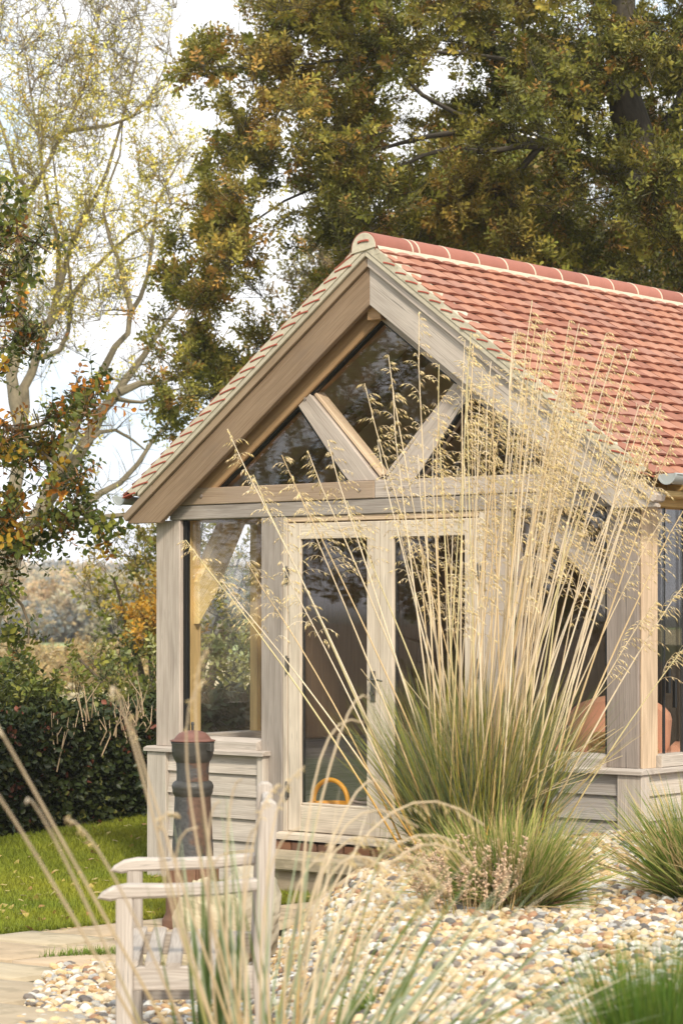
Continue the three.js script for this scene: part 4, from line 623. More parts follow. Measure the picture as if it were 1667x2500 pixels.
/* a tree: limbs are given as lines of points with a radius at each end; every clump reaches back to the nearest wood */
function makeTree(o) {
  const r = rng(o.seed), t = thing(o.name, o.label, o.category || 'tree', o.group), nodes = [], geos = [];
  t.position.copy(o.at);
  const L = (p) => p.clone().sub(o.at);
  for (const limb of o.limbs) {
    const src = limb.pts.map(L), cv = new THREE.CatmullRomCurve3(src, false, 'centripetal'), n = Math.max(4, Math.round(cv.getLength() / (o.step || 0.3))), pts = [], rad = [];
    for (let i = 0; i <= n; i++) { const p = cv.getPoint(i / n), w = (o.wobble ?? 0.03) * Math.min(1, i / 3); p.x += (r() - 0.5) * w; p.y += (r() - 0.5) * w; p.z += (r() - 0.5) * w; pts.push(p); rad.push(lerp(limb.r0, limb.r1, Math.pow(i / n, 0.8)) * (0.94 + 0.12 * r())); nodes.push({ p, r: rad[i] }); }
    geos.push(tube(pts, rad, limb.sides || (limb.r0 > 0.1 ? 10 : 7)));
  }
  const trunkParts = geos.splice(0);
  const lists = o.sprigs.map(() => []), clumps = o.clumps.map((c) => ({ ...c, p: L(c.p) })), dist = (p) => { let b = 1e9; for (const n of nodes) { const d = n.p.distanceToSquared(p); if (d < b) b = d; } return b; };
  clumps.forEach((c) => { c.k = dist(c.p); }); clumps.sort((a, b) => a.k - b.k);
  const dn = new V3(), q = new THREE.Quaternion(), up = new V3(0, 1, 0);
  for (const c of clumps) {
    let best = null, bd = 1e9; for (const n of nodes) { const d = n.p.distanceTo(c.p) + Math.max(0, n.p.y - c.p.y) * (o.rise ?? 0.6) - n.r * 2; if (d < bd) { bd = d; best = n; } }
    const a = best.p, len = a.distanceTo(c.p), n = Math.max(2, Math.ceil(len / 0.35)), mid = a.clone().lerp(c.p, 0.5); mid.y += len * (o.arch ?? 0.08) * (r() - 0.3); mid.x += (r() - 0.5) * len * 0.25; mid.z += (r() - 0.5) * len * 0.25;
    const r0 = Math.min(best.r * 0.7, (o.twig || 0.008) + 0.012 * len), r1 = (o.twig || 0.008) * 0.6, pts = [], rad = []; for (let i = 0; i <= n; i++) { const p = bez(a, mid, c.p, i / n); if (i && i < n) { p.x += (r() - 0.5) * 0.05; p.y += (r() - 0.5) * 0.05; p.z += (r() - 0.5) * 0.05; } pts.push(p); rad.push(lerp(r0, r1, i / n)); if (i) nodes.push({ p, r: rad[i] }); }
    geos.push(tube(pts, rad, r0 > 0.03 ? 6 : 4));
    const nt = c.twigs ?? o.twigs ?? 5; const ends = [];
    for (let i = 0; i < nt; i++) { const d = new V3(r() - 0.5, r() - 0.5 + (o.lift ?? 0.15), r() - 0.5).normalize(), l = c.r * (0.6 + 0.7 * r()), k = pts[Math.max(0, pts.length - 1 - Math.floor(r() * 3))], e = k.clone().addScaledVector(d, l), m = k.clone().lerp(e, 0.5).add(new V3((r() - 0.5) * 0.1 * l, 0.12 * l * ((o.lift ?? 0.15) > 0 ? 1 : -1), (r() - 0.5) * 0.1 * l)); const tp = [k.clone(), bez(k, m, e, 0.35), bez(k, m, e, 0.7), e]; geos.push(tube(tp, [r1 * 0.9, r1 * 0.7, r1 * 0.55, r1 * 0.3], 3)); ends.push(tp); }
    for (let i = 0; i < c.n; i++) {
      const tp = ends.length ? ends[Math.floor(r() * ends.length)] : [c.p, c.p, c.p, c.p], u = Math.sqrt(r()) * 3, k = Math.min(2, Math.floor(u)), p = tp[k].clone().lerp(tp[k + 1], u - k); const j = c.r * (o.scatter ?? 0.25); p.x += (r() - 0.5) * j; p.y += (r() - 0.5) * j; p.z += (r() - 0.5) * j;
      dn.copy(p).sub(c.p).normalize().multiplyScalar(0.9).add(new V3(r() - 0.5, r() - 0.5 + (o.lift ?? 0.15) * 1.5, r() - 0.5)).normalize(); q.setFromUnitVectors(up, dn); const s = Math.floor(r() * o.sprigs.length), col = o.color(r, c, p.clone().add(o.at));
      lists[s].push({ p, q: q.clone().multiply(qY(r() * 6.28)), s: (o.size || 1) * (0.75 + 0.5 * r()), c: col });
    }
  }
  if (trunkParts.length) trunkParts.forEach((g, i) => part(i ? 'limb' : 'trunk', g, o.bark, t));
  if (geos.length) part('branches', mergeGeometries(geos), o.bark, t, null, 'stuff');
  const crown = sub('crown', t); lists.forEach((l, i) => { if (l.length) instanced('leaves', o.sprigs[i], o.leafMat || M.leaf, l, crown); });
  return t;
}
const PX = (x, y, d) => site((x - 833.5) / 5900 * d, EYE.y + (1490.7 - y) / 5900 * d, d);   // bearing and height as surveyed from the eye point, and the distance
const K = 1.0631;
const inPoly = (x, y, P) => { let c = false; for (let i = 0, j = P.length - 1; i < P.length; j = i++) if ((P[i][1] > y) !== (P[j][1] > y) && x < (P[j][0] - P[i][0]) * (y - P[i][1]) / (P[j][1] - P[i][1]) + P[i][0]) c = !c; return c; };
const oakSprigs = [sprig(1, 14, 0.062, 0.037, true, 0.18), sprig(2, 13, 0.058, 0.035, true, 0.16), sprig(3, 15, 0.064, 0.038, true, 0.19)];
{ // the big oak over the roof
  const r = rng(2001), D = 26, clumps = [], P = [[606, -260], [612, 20], [650, 60], [655, 95], [575, 92], [500, 98], [440, 128], [428, 165], [480, 215], [505, 270], [475, 330], [462, 400], [445, 470], [405, 555], [352, 600], [368, 690], [335, 770], [405, 830], [352, 880], [395, 945], [372, 1000], [480, 960], [700, 1020], [1200, 900], [2150, 800], [2150, -260]];
  const gaps = [[1010, 215, 50, 62], [945, 370, 26, 18], [680, 270, 30, 22], [570, 330, 22, 18], [900, 250, 34, 18], [1075, 225, 30, 30], [760, 150, 26, 14], [1240, 360, 40, 20], [800, 470, 20, 14], [560, 190, 18, 14], [640, 420, 20, 16], [1330, 60, 30, 16]];
  let tries = 0; while (clumps.length < 560 && tries++ < 20000) {
    const x = 330 + r() * 1820, y = -260 + r() * 1260; if (!inPoly(x, y, P)) continue; let bad = false; for (const [gx, gy, a, b] of gaps) if (((x - gx) / (a * 1.35)) ** 2 + ((y - gy) / (b * 1.35)) ** 2 < 1) bad = true; if (bad) continue;
    if (y > 640 && x > 500 && r() < 0.5) continue;
    const d = D + (r() - 0.5) * 5.2, edge = x < 620 ? 0.7 : 1;
    clumps.push({ p: PX(x * K, y * K, d), r: 0.34 * edge * (0.75 + 0.5 * r()), n: Math.round((x < 760 ? 44 : 40) * edge * (x > 1650 || y < -60 ? 0.6 : 1)), tone: fbm(N2, x * 0.006 + 3, y * 0.006 + 8, 4096, 4096, 3), x, y });
  }
  for (const [x, y] of [[640, 30], [625, 75], [560, 105], [510, 115], [465, 140], [435, 165], [500, 250], [490, 180], [470, 380], [420, 545], [370, 610], [390, 665], [345, 760], [380, 800], [365, 880], [398, 935], [380, 990], [450, 480], [440, 880], [520, 900]]) clumps.push({ p: PX(x * K, y * K, D + (r() - 0.5) * 2), r: 0.26, n: 9, tone: 0.4, x, y });
  const p = (x, y, d = D) => PX(x * K, y * K, d);
  const limbs = [
    { pts: [site(4.35, groundAt(...(() => { const q = site(4.35, 0, 26.5); return [q.x, q.z]; })()) - 0.1, 26.5), p(1790, 900, 26.5), p(1640, 600, 26.3), p(1490, 420, 26), p(1452, 300, 26), p(1425, 150, 26), p(1435, -60, 26)], r0: 0.42, r1: 0.12 },
    { pts: [p(1560, 500, 26.2), p(1480, 430, 25.6), p(1380, 385, 25.2), p(1280, 340, 25), p(1150, 312, 24.8), p(1060, 303, 24.7), p(950, 322, 24.6), p(860, 345, 24.6)], r0: 0.10, r1: 0.015 },
    { pts: [p(1280, 340, 25), p(1200, 335, 24.8), p(1120, 345, 24.7), p(1000, 345, 24.6), p(880, 400, 24.7), p(720, 430, 25), p(560, 520, 25.4), p(430, 640, 25.6)], r0: 0.04, r1: 0.006 },
    { pts: [p(1180, 330, 24.9), p(1120, 290, 25), p(1000, 240, 25.3), p(860, 120, 25.6), p(700, 60, 25.8), p(640, 30, 26)], r0: 0.04, r1: 0.008 },
    { pts: [p(1470, 380, 26), p(1370, 330, 26.6), p(1240, 230, 27), p(1100, 100, 27.2), p(960, -60, 27.4)], r0: 0.07, r1: 0.02 },
    { pts: [p(1440, 210, 26), p(1380, 185, 25.4), p(1290, 150, 25), p(1180, 140, 24.9), p(1020, 120, 24.8), p(820, 130, 25), p(640, 150, 25.3), p(470, 150, 25.4)], r0: 0.04, r1: 0.006 },
    { pts: [p(1470, 420, 26), p(1560, 250, 26.6), p(1640, 100, 27), p(1700, -60, 27)], r0: 0.15, r1: 0.06 },
    { pts: [p(1240, 335, 24.9), p(1160, 420, 25), p(1060, 450, 25.2), p(900, 460, 25.6)], r0: 0.04, r1: 0.014 }];
  makeTree({ name: 'oak_tree', label: 'large spreading oak turning russet, its crown behind the tiled roof', at: site(4.35, -0.3, 26.5), seed: 2002, limbs, clumps, sprigs: oakSprigs, bark: bark(0.10, 0.085, 0.065), twig: 0.008, twigs: 7, scatter: 0.34, size: 1.0, step: 0.35,
    color: (r, c) => { const t = c.tone + (r() - 0.5) * 0.4, b = 0.48 + 0.8 * r(); const ol = [0.155, 0.16, 0.02], dk = [0.075, 0.088, 0.012], ru = [0.33, 0.19, 0.04], yl2 = [0.30, 0.265, 0.045]; let k = t < 0.35 ? mix3(dk, ol, t / 0.35) : t < 0.68 ? mix3(ol, yl2, (t - 0.35) / 0.33 * 0.85) : mix3(yl2, ru, Math.min(1, (t - 0.68) / 0.3) * 0.75); if (r() < 0.08) k = ru; return k.map((x) => x * b * 1.2); } });
}
{ // trees standing behind the oak
  const add = (label, at, seed, box2, n, col, base) => { const r = rng(seed), clumps = []; for (let i = 0; i < n; i++) { const x = lerp(box2[0], box2[2], r()), y = lerp(box2[1], box2[3], Math.pow(r(), 0.8)), d = at.d + (r() - 0.5) * 4; clumps.push({ p: PX(x * K, y * K, d), r: 0.75 * (0.7 + 0.6 * r()), n: 26, twigs: 4 }); } const b = site(at.s, -0.5, at.d); makeTree({ name: 'background_tree', label, at: b, seed: seed + 1, limbs: [{ pts: [b.clone(), site(at.s + 0.2, 2.5, at.d), site(at.s, 5, at.d)], r0: 0.3, r1: 0.1 }], clumps, sprigs: oakSprigs, bark: bark(0.1, 0.085, 0.06), twig: 0.012, size: 1.5, step: 0.6, scatter: 0.5, color: (r) => { const b2 = 0.7 + 0.6 * r(), c = r() < base ? col[0] : col[1]; return c.map((x) => x * b2); } }); };
  add('yellow green tree seen under the long bare limb of the oak', { s: 2.5, d: 36 }, 2101, [1000, 300, 1330, 700], 70, [[0.22, 0.24, 0.03], [0.30, 0.24, 0.06]], 0.7);
  add('olive tree filling the gap to the right of the oak trunk', { s: 5.2, d: 35 }, 2111, [1250, 330, 1800, 760], 95, [[0.15, 0.15, 0.03], [0.26, 0.17, 0.05]], 0.65);
  add('pale brown tree low behind the ridge on the left of the roof', { s: 0.0, d: 37 }, 2121, [660, 560, 1050, 860], 55, [[0.20, 0.18, 0.05], [0.32, 0.24, 0.12]], 0.6);
}
const smallSprigs = [sprig(11, 8, 0.055, 0.036, false, 0.16), sprig(12, 7, 0.06, 0.038, false, 0.14)], droopSprigs = [sprig(14, 10, 0.062, 0.036, false, 0.24, 0.5), sprig(15, 9, 0.058, 0.034, false, 0.2, 0.4)];
{ // pale barked tree with thin yellow leaf
  const r = rng(2201), D = 33, q = (x, y, d = D) => PX(x, y, d), limbs = [], b = site(-5.05, -0.4, 33);
  const add = (pts, r0, r1, d = D) => limbs.push({ pts: pts.map((p, i) => q(p[0], p[1], d + i * 0.12)), r0: r0 * 0.78, r1: r1 * 0.6 });
  add([[-70, 1780], [-15, 1480], [50, 1320], [98, 1247], [208, 1083], [247, 1008], [286, 958], [330, 890], [366, 839], [420, 770], [470, 690], [500, 600]], 0.21, 0.01);
  add([[98, 1247], [190, 1030], [193, 1014], [214, 967], [268, 868], [312, 817], [321, 759], [353, 701], [366, 616], [388, 473], [428, 415], [469, 348]], 0.11, 0.014);
  add([[-30, 1560], [15, 1300], [45, 1142], [51, 1038], [65, 943], [89, 874], [116, 800], [140, 720], [145, 600], [120, 520], [90, 330], [60, 120]], 0.16, 0.014);
  add([[51, 1038], [30, 920], [55, 780], [48, 600], [60, 480], [95, 440], [156, 320], [220, 170], [245, 30]], 0.13, 0.016);
  add([[95, 440], [65, 470], [20, 350], [-20, 240]], 0.07, 0.02);
  add([[156, 320], [240, 310], [320, 290], [390, 200], [415, 60]], 0.05, 0.008);
  add([[140, 720], [190, 560], [260, 420], [330, 180], [350, 40]], 0.07, 0.01);
  add([[68, 1300], [104, 1318], [167, 1276], [268, 1264], [330, 1258], [400, 1240]], 0.12, 0.03);
  add([[150, 1285], [205, 1235], [259, 1196], [313, 1163], [357, 1100], [414, 1026], [470, 960], [520, 860]], 0.09, 0.01);
  add([[200, 1095], [244, 1056], [283, 1047], [327, 1074], [360, 1098]], 0.05, 0.02);
  add([[286, 973], [310, 978], [336, 990], [369, 973], [417, 952], [480, 940]], 0.05, 0.015);
  add([[292, 958], [357, 931], [420, 928], [500, 890], [560, 800]], 0.08, 0.01);
  add([[321, 759], [290, 640], [250, 520], [290, 380], [300, 200]], 0.06, 0.01);
  add([[116, 800], [200, 690], [300, 590], [370, 540], [460, 470]], 0.06, 0.012);
  add([[89, 874], [150, 850], [175, 700], [150, 560], [130, 380], [150, 150]], 0.06, 0.01);
  const clumps = []; let tries = 0;
  const P = [[-150, -120], [420, -60], [400, 120], [370, 190], [395, 260], [440, 300], [480, 420], [500, 520], [440, 560], [380, 600], [300, 640], [240, 760], [60, 830], [-150, 860]];
  while (clumps.length < 330 && tries++ < 9000) { const x = -150 + r() * 660, y = -120 + r() * 980; if (!inPoly(x / K, y / K, P)) continue; const dens = smoothstep(y, 40, 330) * (1 - smoothstep(y, 640, 900)); clumps.push({ p: q(x, y, D + (r() - 0.5) * 4), r: 0.5 * (0.6 + 0.8 * r()), n: Math.round((3 + 12 * dens) * (0.1 + 1.5 * r())), twigs: 9 }); }
  for (let i = 0; i < 46; i++) { const x = 60 + r() * 390, y = 820 + r() * 430; clumps.push({ p: q(x, y, D + (r() - 0.5) * 3), r: 0.4, n: Math.round(3 * r() * (x < 220 ? 3 : 1)), twigs: 6 }); }
  for (let i = 0; i < 60; i++) { const x = -40 + r() * 480, y = -40 + r() * 330; clumps.push({ p: q(x, y, D + (r() - 0.5) * 3), r: 0.7, n: 1, twigs: 5 }); }
  makeTree({ name: 'ash_tree', label: 'tall pale barked tree with thin yellow leaves against the white sky', at: b, seed: 2202, limbs, clumps, sprigs: [sprig(21, 7, 0.046, 0.03, false, 0.22), sprig(22, 6, 0.044, 0.032, true, 0.22)], bark: bark(0.34, 0.29, 0.205), twig: 0.009, twigs: 6, lift: 0.3, rise: 1.2, scatter: 0.3, wobble: 0.05, step: 0.4, size: 1.0,
    color: (r) => { const b2 = 0.8 + 0.5 * r(); return (r() < 0.72 ? [0.74, 0.65, 0.16] : r() < 0.6 ? [0.62, 0.59, 0.16] : [0.74, 0.52, 0.13]).map((x) => x * b2); } });
}
{ // near branches hanging in from the left
  const r = rng(2301), D = 17.5, q = (x, y, d = D) => PX(x * K, y * K, d), limbs = [], b = site(-3.6, -0.33, 17.5); const add = (pts, r0, r1) => limbs.push({ pts: pts.map((p, i) => q(p[0], p[1], D + (i % 2 ? 0.2 : -0.1))), r0, r1 });
  limbs.push({ pts: [b.clone(), site(-3.5, 1.5, 17.5), site(-3.3, 3.2, 17.4), site(-3.2, 5.4, 17.4)], r0: 0.16, r1: 0.06 });
  add([[-330, 1000], [-150, 930], [-20, 955], [60, 985], [130, 950], [170, 925], [230, 905]], 0.035, 0.006); add([[-330, 700], [-120, 560], [-10, 520], [60, 545], [120, 575]], 0.035, 0.006); add([[-300, 820], [-100, 690], [0, 705], [60, 735], [95, 800]], 0.03, 0.006);
  add([[-300, 1350], [-100, 1225], [20, 1210], [110, 1205], [215, 1170]], 0.03, 0.006); add([[-20, 955], [60, 1010], [140, 1070], [190, 1150], [235, 1205]], 0.018, 0.005); add([[-320, 1500], [-120, 1380], [-20, 1330], [50, 1400], [70, 1480]], 0.03, 0.006); add([[-300, 560], [-100, 420], [-10, 400], [30, 440]], 0.03, 0.006);
  const clumps = [], C = (x, y, rr, n, hue) => clumps.push({ p: q(x, y, D + (r() - 0.5) * 0.9), r: rr, n, hue, twigs: 5 });
  for (const [x, y, hue] of [[10, 420, 0.4], [-20, 470, 0.4], [15, 500, 0.3], [40, 520, 0.2], [20, 560, 0.2], [70, 560, 0.2], [100, 575, 0.1], [20, 610, 0.3], [60, 620, 0.3], [85, 640, 0.3], [0, 660, 0.2], [30, 690, 0.6], [70, 700, 0.9], [80, 735, 0.9], [20, 740, 0.3], [50, 770, 0.2], [85, 780, 0.2], [10, 800, 0.2], [40, 830, 0.2], [5, 860, 0.2], [0, 720, 0.6],
    [10, 985, 0.8], [50, 970, 0.8], [90, 965, 0.7], [130, 935, 0.6], [165, 915, 0.4], [205, 905, 0.5], [230, 890, 0.2], [215, 930, 0.7], [40, 1010, 0.9], [80, 1010, 0.7], [120, 1000, 0.7], [20, 1040, 0.6], [60, 1050, 0.8], [100, 1050, 0.9], [140, 1060, 0.6], [170, 1090, 0.5], [90, 1090, 0.8], [150, 1120, 0.6], [190, 1130, 0.3], [30, 1085, 0.5], [120, 1110, 0.9], [180, 1160, 0.6], [200, 1190, 0.2], [225, 1215, 0.1], [160, 1150, 0.6], [5, 1010, 0.9],
    [5, 1130, 0.8], [30, 1140, 0.9], [60, 1150, 0.8], [10, 1180, 0.8], [50, 1190, 0.7], [30, 1215, 0.8], [80, 1205, 0.2], [115, 1205, 0.05], [150, 1190, 0.05], [5, 1240, 0.4], [45, 1245, 0.5], [70, 1255, 0.1], [20, 1280, 0.3], [0, 1310, 0.1], [40, 1320, 0.1], [10, 1350, 0.1], [25, 1390, 0.1], [5, 1420, 0.2], [40, 1445, 0.05], [0, 1460, 0.1], [60, 1490, 0.05], [20, 1480, 0.1], [60, 1300, 0.05], [25, 1345, 0.1], [5, 1385, 0.1], [0, 1270, 0.1], [-30, 1150, 0.4], [-40, 1300, 0.2], [-40, 620, 0.2], [-40, 760, 0.2]]) { const xx = y < 880 || y > 1225 ? x * 0.85 - 14 : x; if (y > 1285 && r() < 0.25) continue; if (r() < 0.85) C(xx, y, 0.09, 6, hue); if (r() < 0.4) C(xx + (r() - 0.5) * 30, y + (r() - 0.5) * 30, 0.08, 4, hue); }
  makeTree({ name: 'hornbeam_tree', label: 'nearest tree hanging green and orange leaves in from the left edge', at: b, seed: 2302, limbs, clumps, sprigs: droopSprigs, bark: bark(0.22, 0.17, 0.11), twig: 0.004, lift: -0.1, rise: 0.1, scatter: 0.3, size: 0.95, wobble: 0.05, color: (r, c) => { const b2 = 0.75 + 0.5 * r(), h = c.hue * 0.62; return (r() < h ? (r() < 0.35 ? [0.50, 0.20, 0.02] : r() < 0.5 ? [0.42, 0.27, 0.03] : [0.26, 0.12, 0.03]) : r() < 0.35 ? [0.20, 0.20, 0.028] : [0.09, 0.115, 0.02]).map((x) => x * b2); } });
}
// ------------------------------------------------------------------ hedge and shrubs
{
  const r = rng(2401), t = thing('clipped_hedge', 'dark green clipped hedge along the far edge of the lawn', 'hedge'); const a = [-4.6, 16.4], c = [-0.2, 25.2], lists = [[], []];
  const pos = (u, w, y) => { const s = lerp(a[0], c[0], u), d = lerp(a[1], c[1], u); const q = site(s - w * 0.9, 0, d + w * 0.44); q.y = groundAt(q.x, q.z) + y; return q; };
  for (let i = 0; i < 21000; i++) { const u = r(), top = r() < 0.38, lump = 0.06 * (fbm(N1, u * 40, 3, 4096, 4096, 3) - 0.5) * 2, w = top ? r() * 0.9 : -lump + 0.10 * r() * r(), y = top ? 0.86 + lump * 0.8 + 0.07 * r() * r() : 0.02 + 0.86 * r(), col = r() < 0.08 ? [0.11, 0.11, 0.03] : r() < 0.05 ? [0.15, 0.05, 0.03] : [0.032, 0.043, 0.012], b = 0.6 + 0.8 * r(); lists[i & 1].push({ p: pos(u, w, y), q: qRand(r), s: 0.75 + 0.5 * r(), c: col.map((x) => x * b * (top ? 1.5 : 1)) }); }  // top leaves painted lighter, as if lit from above
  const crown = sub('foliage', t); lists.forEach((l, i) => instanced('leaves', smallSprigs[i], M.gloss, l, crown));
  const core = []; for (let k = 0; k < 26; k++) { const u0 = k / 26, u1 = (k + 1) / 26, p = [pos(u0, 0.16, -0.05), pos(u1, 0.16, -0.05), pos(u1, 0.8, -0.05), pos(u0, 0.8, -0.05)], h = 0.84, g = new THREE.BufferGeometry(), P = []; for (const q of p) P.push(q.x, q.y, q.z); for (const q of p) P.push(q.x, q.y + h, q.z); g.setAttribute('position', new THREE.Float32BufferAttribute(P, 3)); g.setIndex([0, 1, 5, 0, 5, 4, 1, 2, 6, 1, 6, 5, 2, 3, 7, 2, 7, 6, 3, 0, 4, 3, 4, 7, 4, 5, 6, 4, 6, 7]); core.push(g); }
  const cg = mergeGeometries(core); cg.computeVertexNormals(); part('light_block_core', cg, plain({ color: new THREE.Color().setRGB(0.02, 0.016, 0.01), roughness: 1 }), t);  // solid dark stand-in for inner branches, added to block light through the hedge
  const tw = []; for (let i = 0; i < 48; i++) { const u = 0.47 + 0.25 * r(), p = pos(u, 0.05 * r() - 0.12, 0.35 + 0.6 * Math.sqrt(r())), d = new V3((r() - 0.5) * 0.8, 0.8 + 0.4 * r(), (r() - 0.5) * 0.8).normalize(), l = 0.14 + 0.26 * r(), e = p.clone().addScaledVector(d, l), m = p.clone().lerp(e, 0.5).add(new V3((r() - 0.5) * 0.08, 0, (r() - 0.5) * 0.08)); tw.push(tube([p, m, e], [0.008, 0.006, 0.003], 4)); if (r() < 0.7) { const e2 = m.clone().add(new V3((r() - 0.5) * 0.25, 0.12 + 0.1 * r(), (r() - 0.5) * 0.25)); tw.push(tube([m, e2], [0.005, 0.003], 4)); } }
  part('bare_twigs', mergeGeometries(tw), plain({ color: new THREE.Color().setRGB(0.52, 0.38, 0.24), roughness: 0.9 }), t, null, 'stuff');
}
function shrub(name, label, cat, seed, d, zone, n, rr, per, colors, opt = {}) { // zone in bearings: outline points
  const r = rng(seed), clumps = []; let xs = zone.map((p) => p[0]), ys = zone.map((p) => p[1]), x0 = Math.min(...xs), x1 = Math.max(...xs), y0 = Math.min(...ys), y1 = Math.max(...ys), tries = 0;
  while (clumps.length < n && tries++ < 8000) { const x = lerp(x0, x1, r()), y = lerp(y0, y1, r()); if (!inPoly(x, y, zone)) continue; clumps.push({ p: PX(x * K, y * K, d + (r() - 0.5) * (opt.deep || 2.2)), r: rr * (0.7 + 0.6 * r()), n: Math.round(per * (0.5 + r())), x, y, twigs: opt.twigs || 6 }); }
  const cx = (x0 + x1) / 2, b = PX(cx * K, 1490, d); b.y = groundAt(b.x, b.z); const limbs = []; for (let i = 0; i < (opt.stems || 4); i++) { const q = clumps[Math.floor(r() * clumps.length)].p, s = b.clone().add(new V3((r() - 0.5) * 0.4, -0.05, (r() - 0.5) * 0.4)), m = s.clone().lerp(q, 0.5); m.y += 0.15; limbs.push({ pts: [s, m, q.clone()], r0: opt.r0 || 0.05, r1: 0.012 }); }
  makeTree({ name, label, category: cat, at: b, seed: seed + 1, limbs, clumps, sprigs: opt.sprigs || smallSprigs, bark: opt.bark || bark(0.12, 0.09, 0.06), twig: 0.005, scatter: 0.4, lift: 0.25, size: opt.size || 1, leafMat: opt.mat, color: (r, c) => { const k = colors[Math.floor(r() * colors.length)], w = 0.7 + 0.6 * r(); return k.map((x) => x * w); } });
}
const OLV = [0.24, 0.235, 0.04], TAW = [0.48, 0.36, 0.09], DGR = [0.08, 0.10, 0.022], ORG = [0.52, 0.28, 0.03], PALE = [0.36, 0.37, 0.16], MID = [0.16, 0.185, 0.03];
shrub('hawthorn_tree', 'sparse tawny leaved small tree left of the house corner', 'tree', 2501, 27.5, [[165, 1310], [215, 1250], [300, 1210], [420, 1180], [640, 1180], [640, 1500], [330, 1500], [225, 1440], [180, 1380]], 54, 0.3, 8, [TAW, OLV, TAW, OLV, MID], { r0: 0.07, stems: 6 });
shrub('elder_bush', 'loose green bush below the tawny tree, rising above the hedge', 'bush', 2511, 24.6, [[150, 1590], [190, 1510], [260, 1475], [420, 1470], [640, 1480], [640, 1690], [150, 1690], [140, 1640]], 54, 0.24, 11, [OLV, MID, PALE, OLV, DGR], { stems: 6 });
shrub('golden_bush', 'small orange yellow bush against the house corner post', 'bush', 2521, 26, [[318, 1400], [345, 1380], [420, 1370], [420, 1500], [340, 1490], [322, 1450]], 20, 0.25, 26, [ORG, TAW, ORG], {});
shrub('dark_bush', 'dense dark green bush over the hedge at the left edge', 'bush', 2531, 22, [[-120, 1585], [0, 1555], [40, 1565], [75, 1600], [110, 1640], [120, 1690], [-120, 1690]], 46, 0.22, 26, [MID, DGR, OLV, MID], {});
shrub('thorn_tree', 'thin branched olive tree whose twigs show beside the barge end', 'tree', 2541, 29, [[270, 1240], [300, 1200], [420, 1190], [560, 1190], [560, 1330], [330, 1330]], 22, 0.26, 6, [OLV, TAW], { r0: 0.05, stems: 5, bark: bark(0.07, 0.055, 0.04) });
{ // glossy laurel beside the house, seen through its windows
  const r = rng(2551), clumps = [], b = new V3(-3.15, groundAt(-3.15, -2.4), -2.4); for (let i = 0; i < 34; i++) clumps.push({ p: b.clone().add(new V3((r() - 0.5) * 1.0, 0.15 + 0.95 * r(), (r() - 0.5) * 1.0)), r: 0.2, n: 18, twigs: 4 });
  makeTree({ name: 'laurel_bush', label: 'glossy dark laurel bush seen low through the left window', category: 'bush', at: b, seed: 2552, limbs: [{ pts: [b.clone(), b.clone().add(new V3(0.05, 0.4, 0)), b.clone().add(new V3(0, 0.9, 0.1))], r0: 0.04, r1: 0.015 }], clumps, sprigs: [sprig(31, 8, 0.09, 0.042, false, 0.14)], bark: bark(0.1, 0.08, 0.06), twig: 0.006, leafMat: M.gloss, color: (r) => [0.04, 0.06, 0.016].map((x) => x * (0.7 + 0.6 * r())) });
}
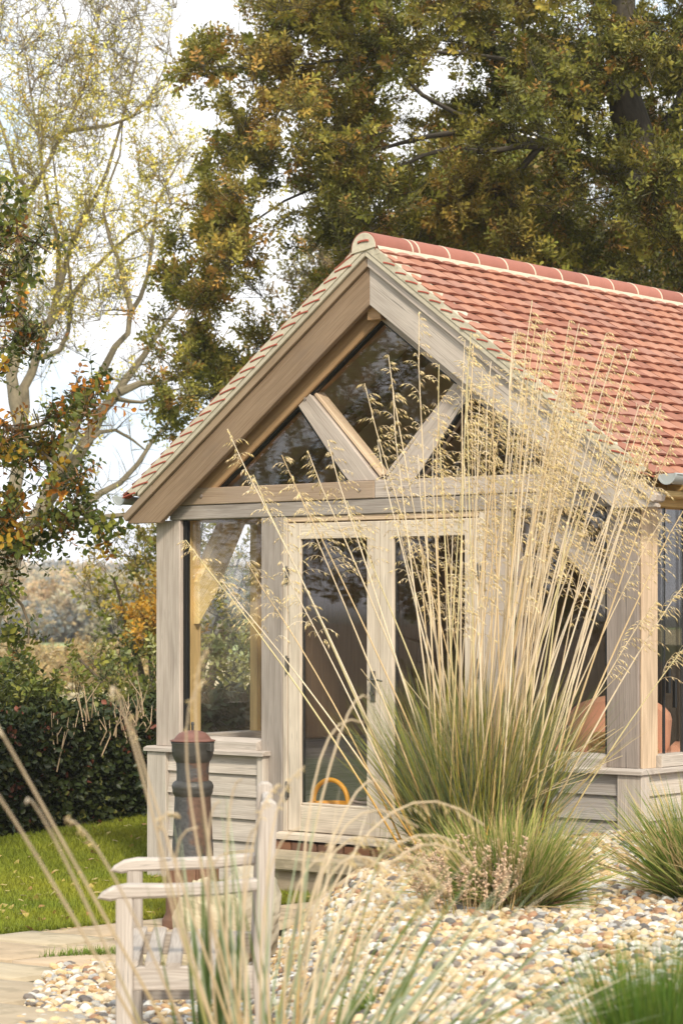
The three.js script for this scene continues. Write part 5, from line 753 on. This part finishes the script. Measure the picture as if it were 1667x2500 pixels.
// ------------------------------------------------------------------ far meadow hedges and wooded hill
{
  const r = rng(2601), lists = [[], [], []], big = [sprig(41, 12, 0.3, 0.22, false, 0.5), sprig(42, 12, 0.28, 0.2, false, 0.5), sprig(43, 11, 0.3, 0.2, false, 0.45)];
  const cols = [[0.56, 0.46, 0.31], [0.46, 0.41, 0.29], [0.58, 0.46, 0.29], [0.28, 0.28, 0.24], [0.54, 0.49, 0.36], [0.24, 0.26, 0.26]];  // paler, greyer crowns: distance haze mixed into the leaf colours
  const tree = (s, d, h, w, c) => { const p = site(s, 0, d), y = groundAt(p.x, p.z); for (let i = 0; i < 190; i++) { const a = r() * 6.28, e = Math.acos(1 - 1.7 * r()), q = Math.pow(r(), 0.35), b = 0.75 + 0.5 * r(); lists[i % 3].push({ p: new V3(p.x + Math.cos(a) * Math.sin(e) * w * q, y + h * 0.45 + Math.cos(e) * h * 0.55 * q, p.z + Math.sin(a) * Math.sin(e) * w * q), q: qRand(r), s: 1.5 * h / 7 * (0.7 + 0.6 * r()), c: c.map((x) => x * b) }); } };
  for (let i = 0; i < 70; i++) { const d = 152 + 30 * r(), s = -d * (0.165 - 0.1 * r()); tree(s, d, 2.4 + 2.2 * r(), 2.0 + 1.4 * r(), cols[Math.floor(r() * 6)]); }
  for (let i = 0; i < 90; i++) { const d = 190 + 120 * r(), s = -d * (0.165 - 0.11 * r()); tree(s, d, 2.8 + 1.6 * r(), 3.0 + 1.6 * r(), cols[Math.floor(r() * 6)]); }
  for (let i = 0; i < 130; i++) { const d = 330 + 260 * r(), s = -d * (0.17 - 0.13 * r()); tree(s, d, 3.4 + 1.6 * r(), 5 + 3 * r(), cols[Math.floor(r() * 6)]); }
  for (let i = 0; i < 16; i++) { const d = 55 + 18 * r(), s = -d * (0.15 - 0.07 * r()); tree(s, d, 0.9 + 0.5 * r(), 0.9, [0.42, 0.33, 0.17]); }
  const g = new THREE.Group(); g.name = 'distant_woods'; tag(g, 'hazy tan and grey woods covering the far hillside beyond the meadow', 'woods', null, 'stuff'); scene.add(g); lists.forEach((l, i) => instanced('crowns', big[i], M.leaf, l, g));
}
{ // trees that stand across the lawn from the gable: what its panes mirror
  const spots = [[-9, 13, 6.5, 1], [-13, 18, 8, 2], [-6.5, 15, 5.5, 3], [-17, 14, 8.5, 4], [-11, 24, 9.5, 5], [-17, 24, 10, 6], [-2.5, 20, 4.8, 7], [-21, 20, 9, 8]]; const names = ['nearest', 'second', 'third', 'fourth', 'fifth', 'sixth', 'seventh', 'eighth'];
  spots.forEach(([x, z, h, k]) => { const r = rng(2700 + k), b = new V3(x, groundAt(x, z) - 0.1, z), clumps = []; for (let i = 0; i < 60; i++) { const a = r() * 6.28, e = Math.acos(1 - 2 * r()), q = Math.cbrt(r()); clumps.push({ p: b.clone().add(new V3(Math.cos(a) * Math.sin(e) * h * 0.42 * q, h * 0.55 + Math.cos(e) * h * 0.45 * q, Math.sin(a) * Math.sin(e) * h * 0.42 * q)), r: 0.7, n: 12, twigs: 3 }); }
    makeTree({ name: 'garden_tree', label: 'dark leafy garden tree mirrored in the gable panes, across the lawn', group: 'trees across the lawn mirrored in the glass', at: b, seed: 2750 + k, limbs: [{ pts: [b.clone(), b.clone().add(new V3(0.1, h * 0.3, 0)), b.clone().add(new V3(0, h * 0.7, 0.1))], r0: 0.2, r1: 0.06 }], clumps, sprigs: oakSprigs, bark: bark(0.1, 0.08, 0.06), twig: 0.012, size: 1.7, scatter: 0.6, color: (r) => (r() < 0.7 ? [0.14, 0.16, 0.03] : [0.26, 0.21, 0.05]).map((c) => c * (0.7 + 0.6 * r())) }); });
}
scene.fog = new THREE.FogExp2(new THREE.Color().setRGB(0.74, 0.74, 0.76), 0.0004);
renderer.render(scene, camera);
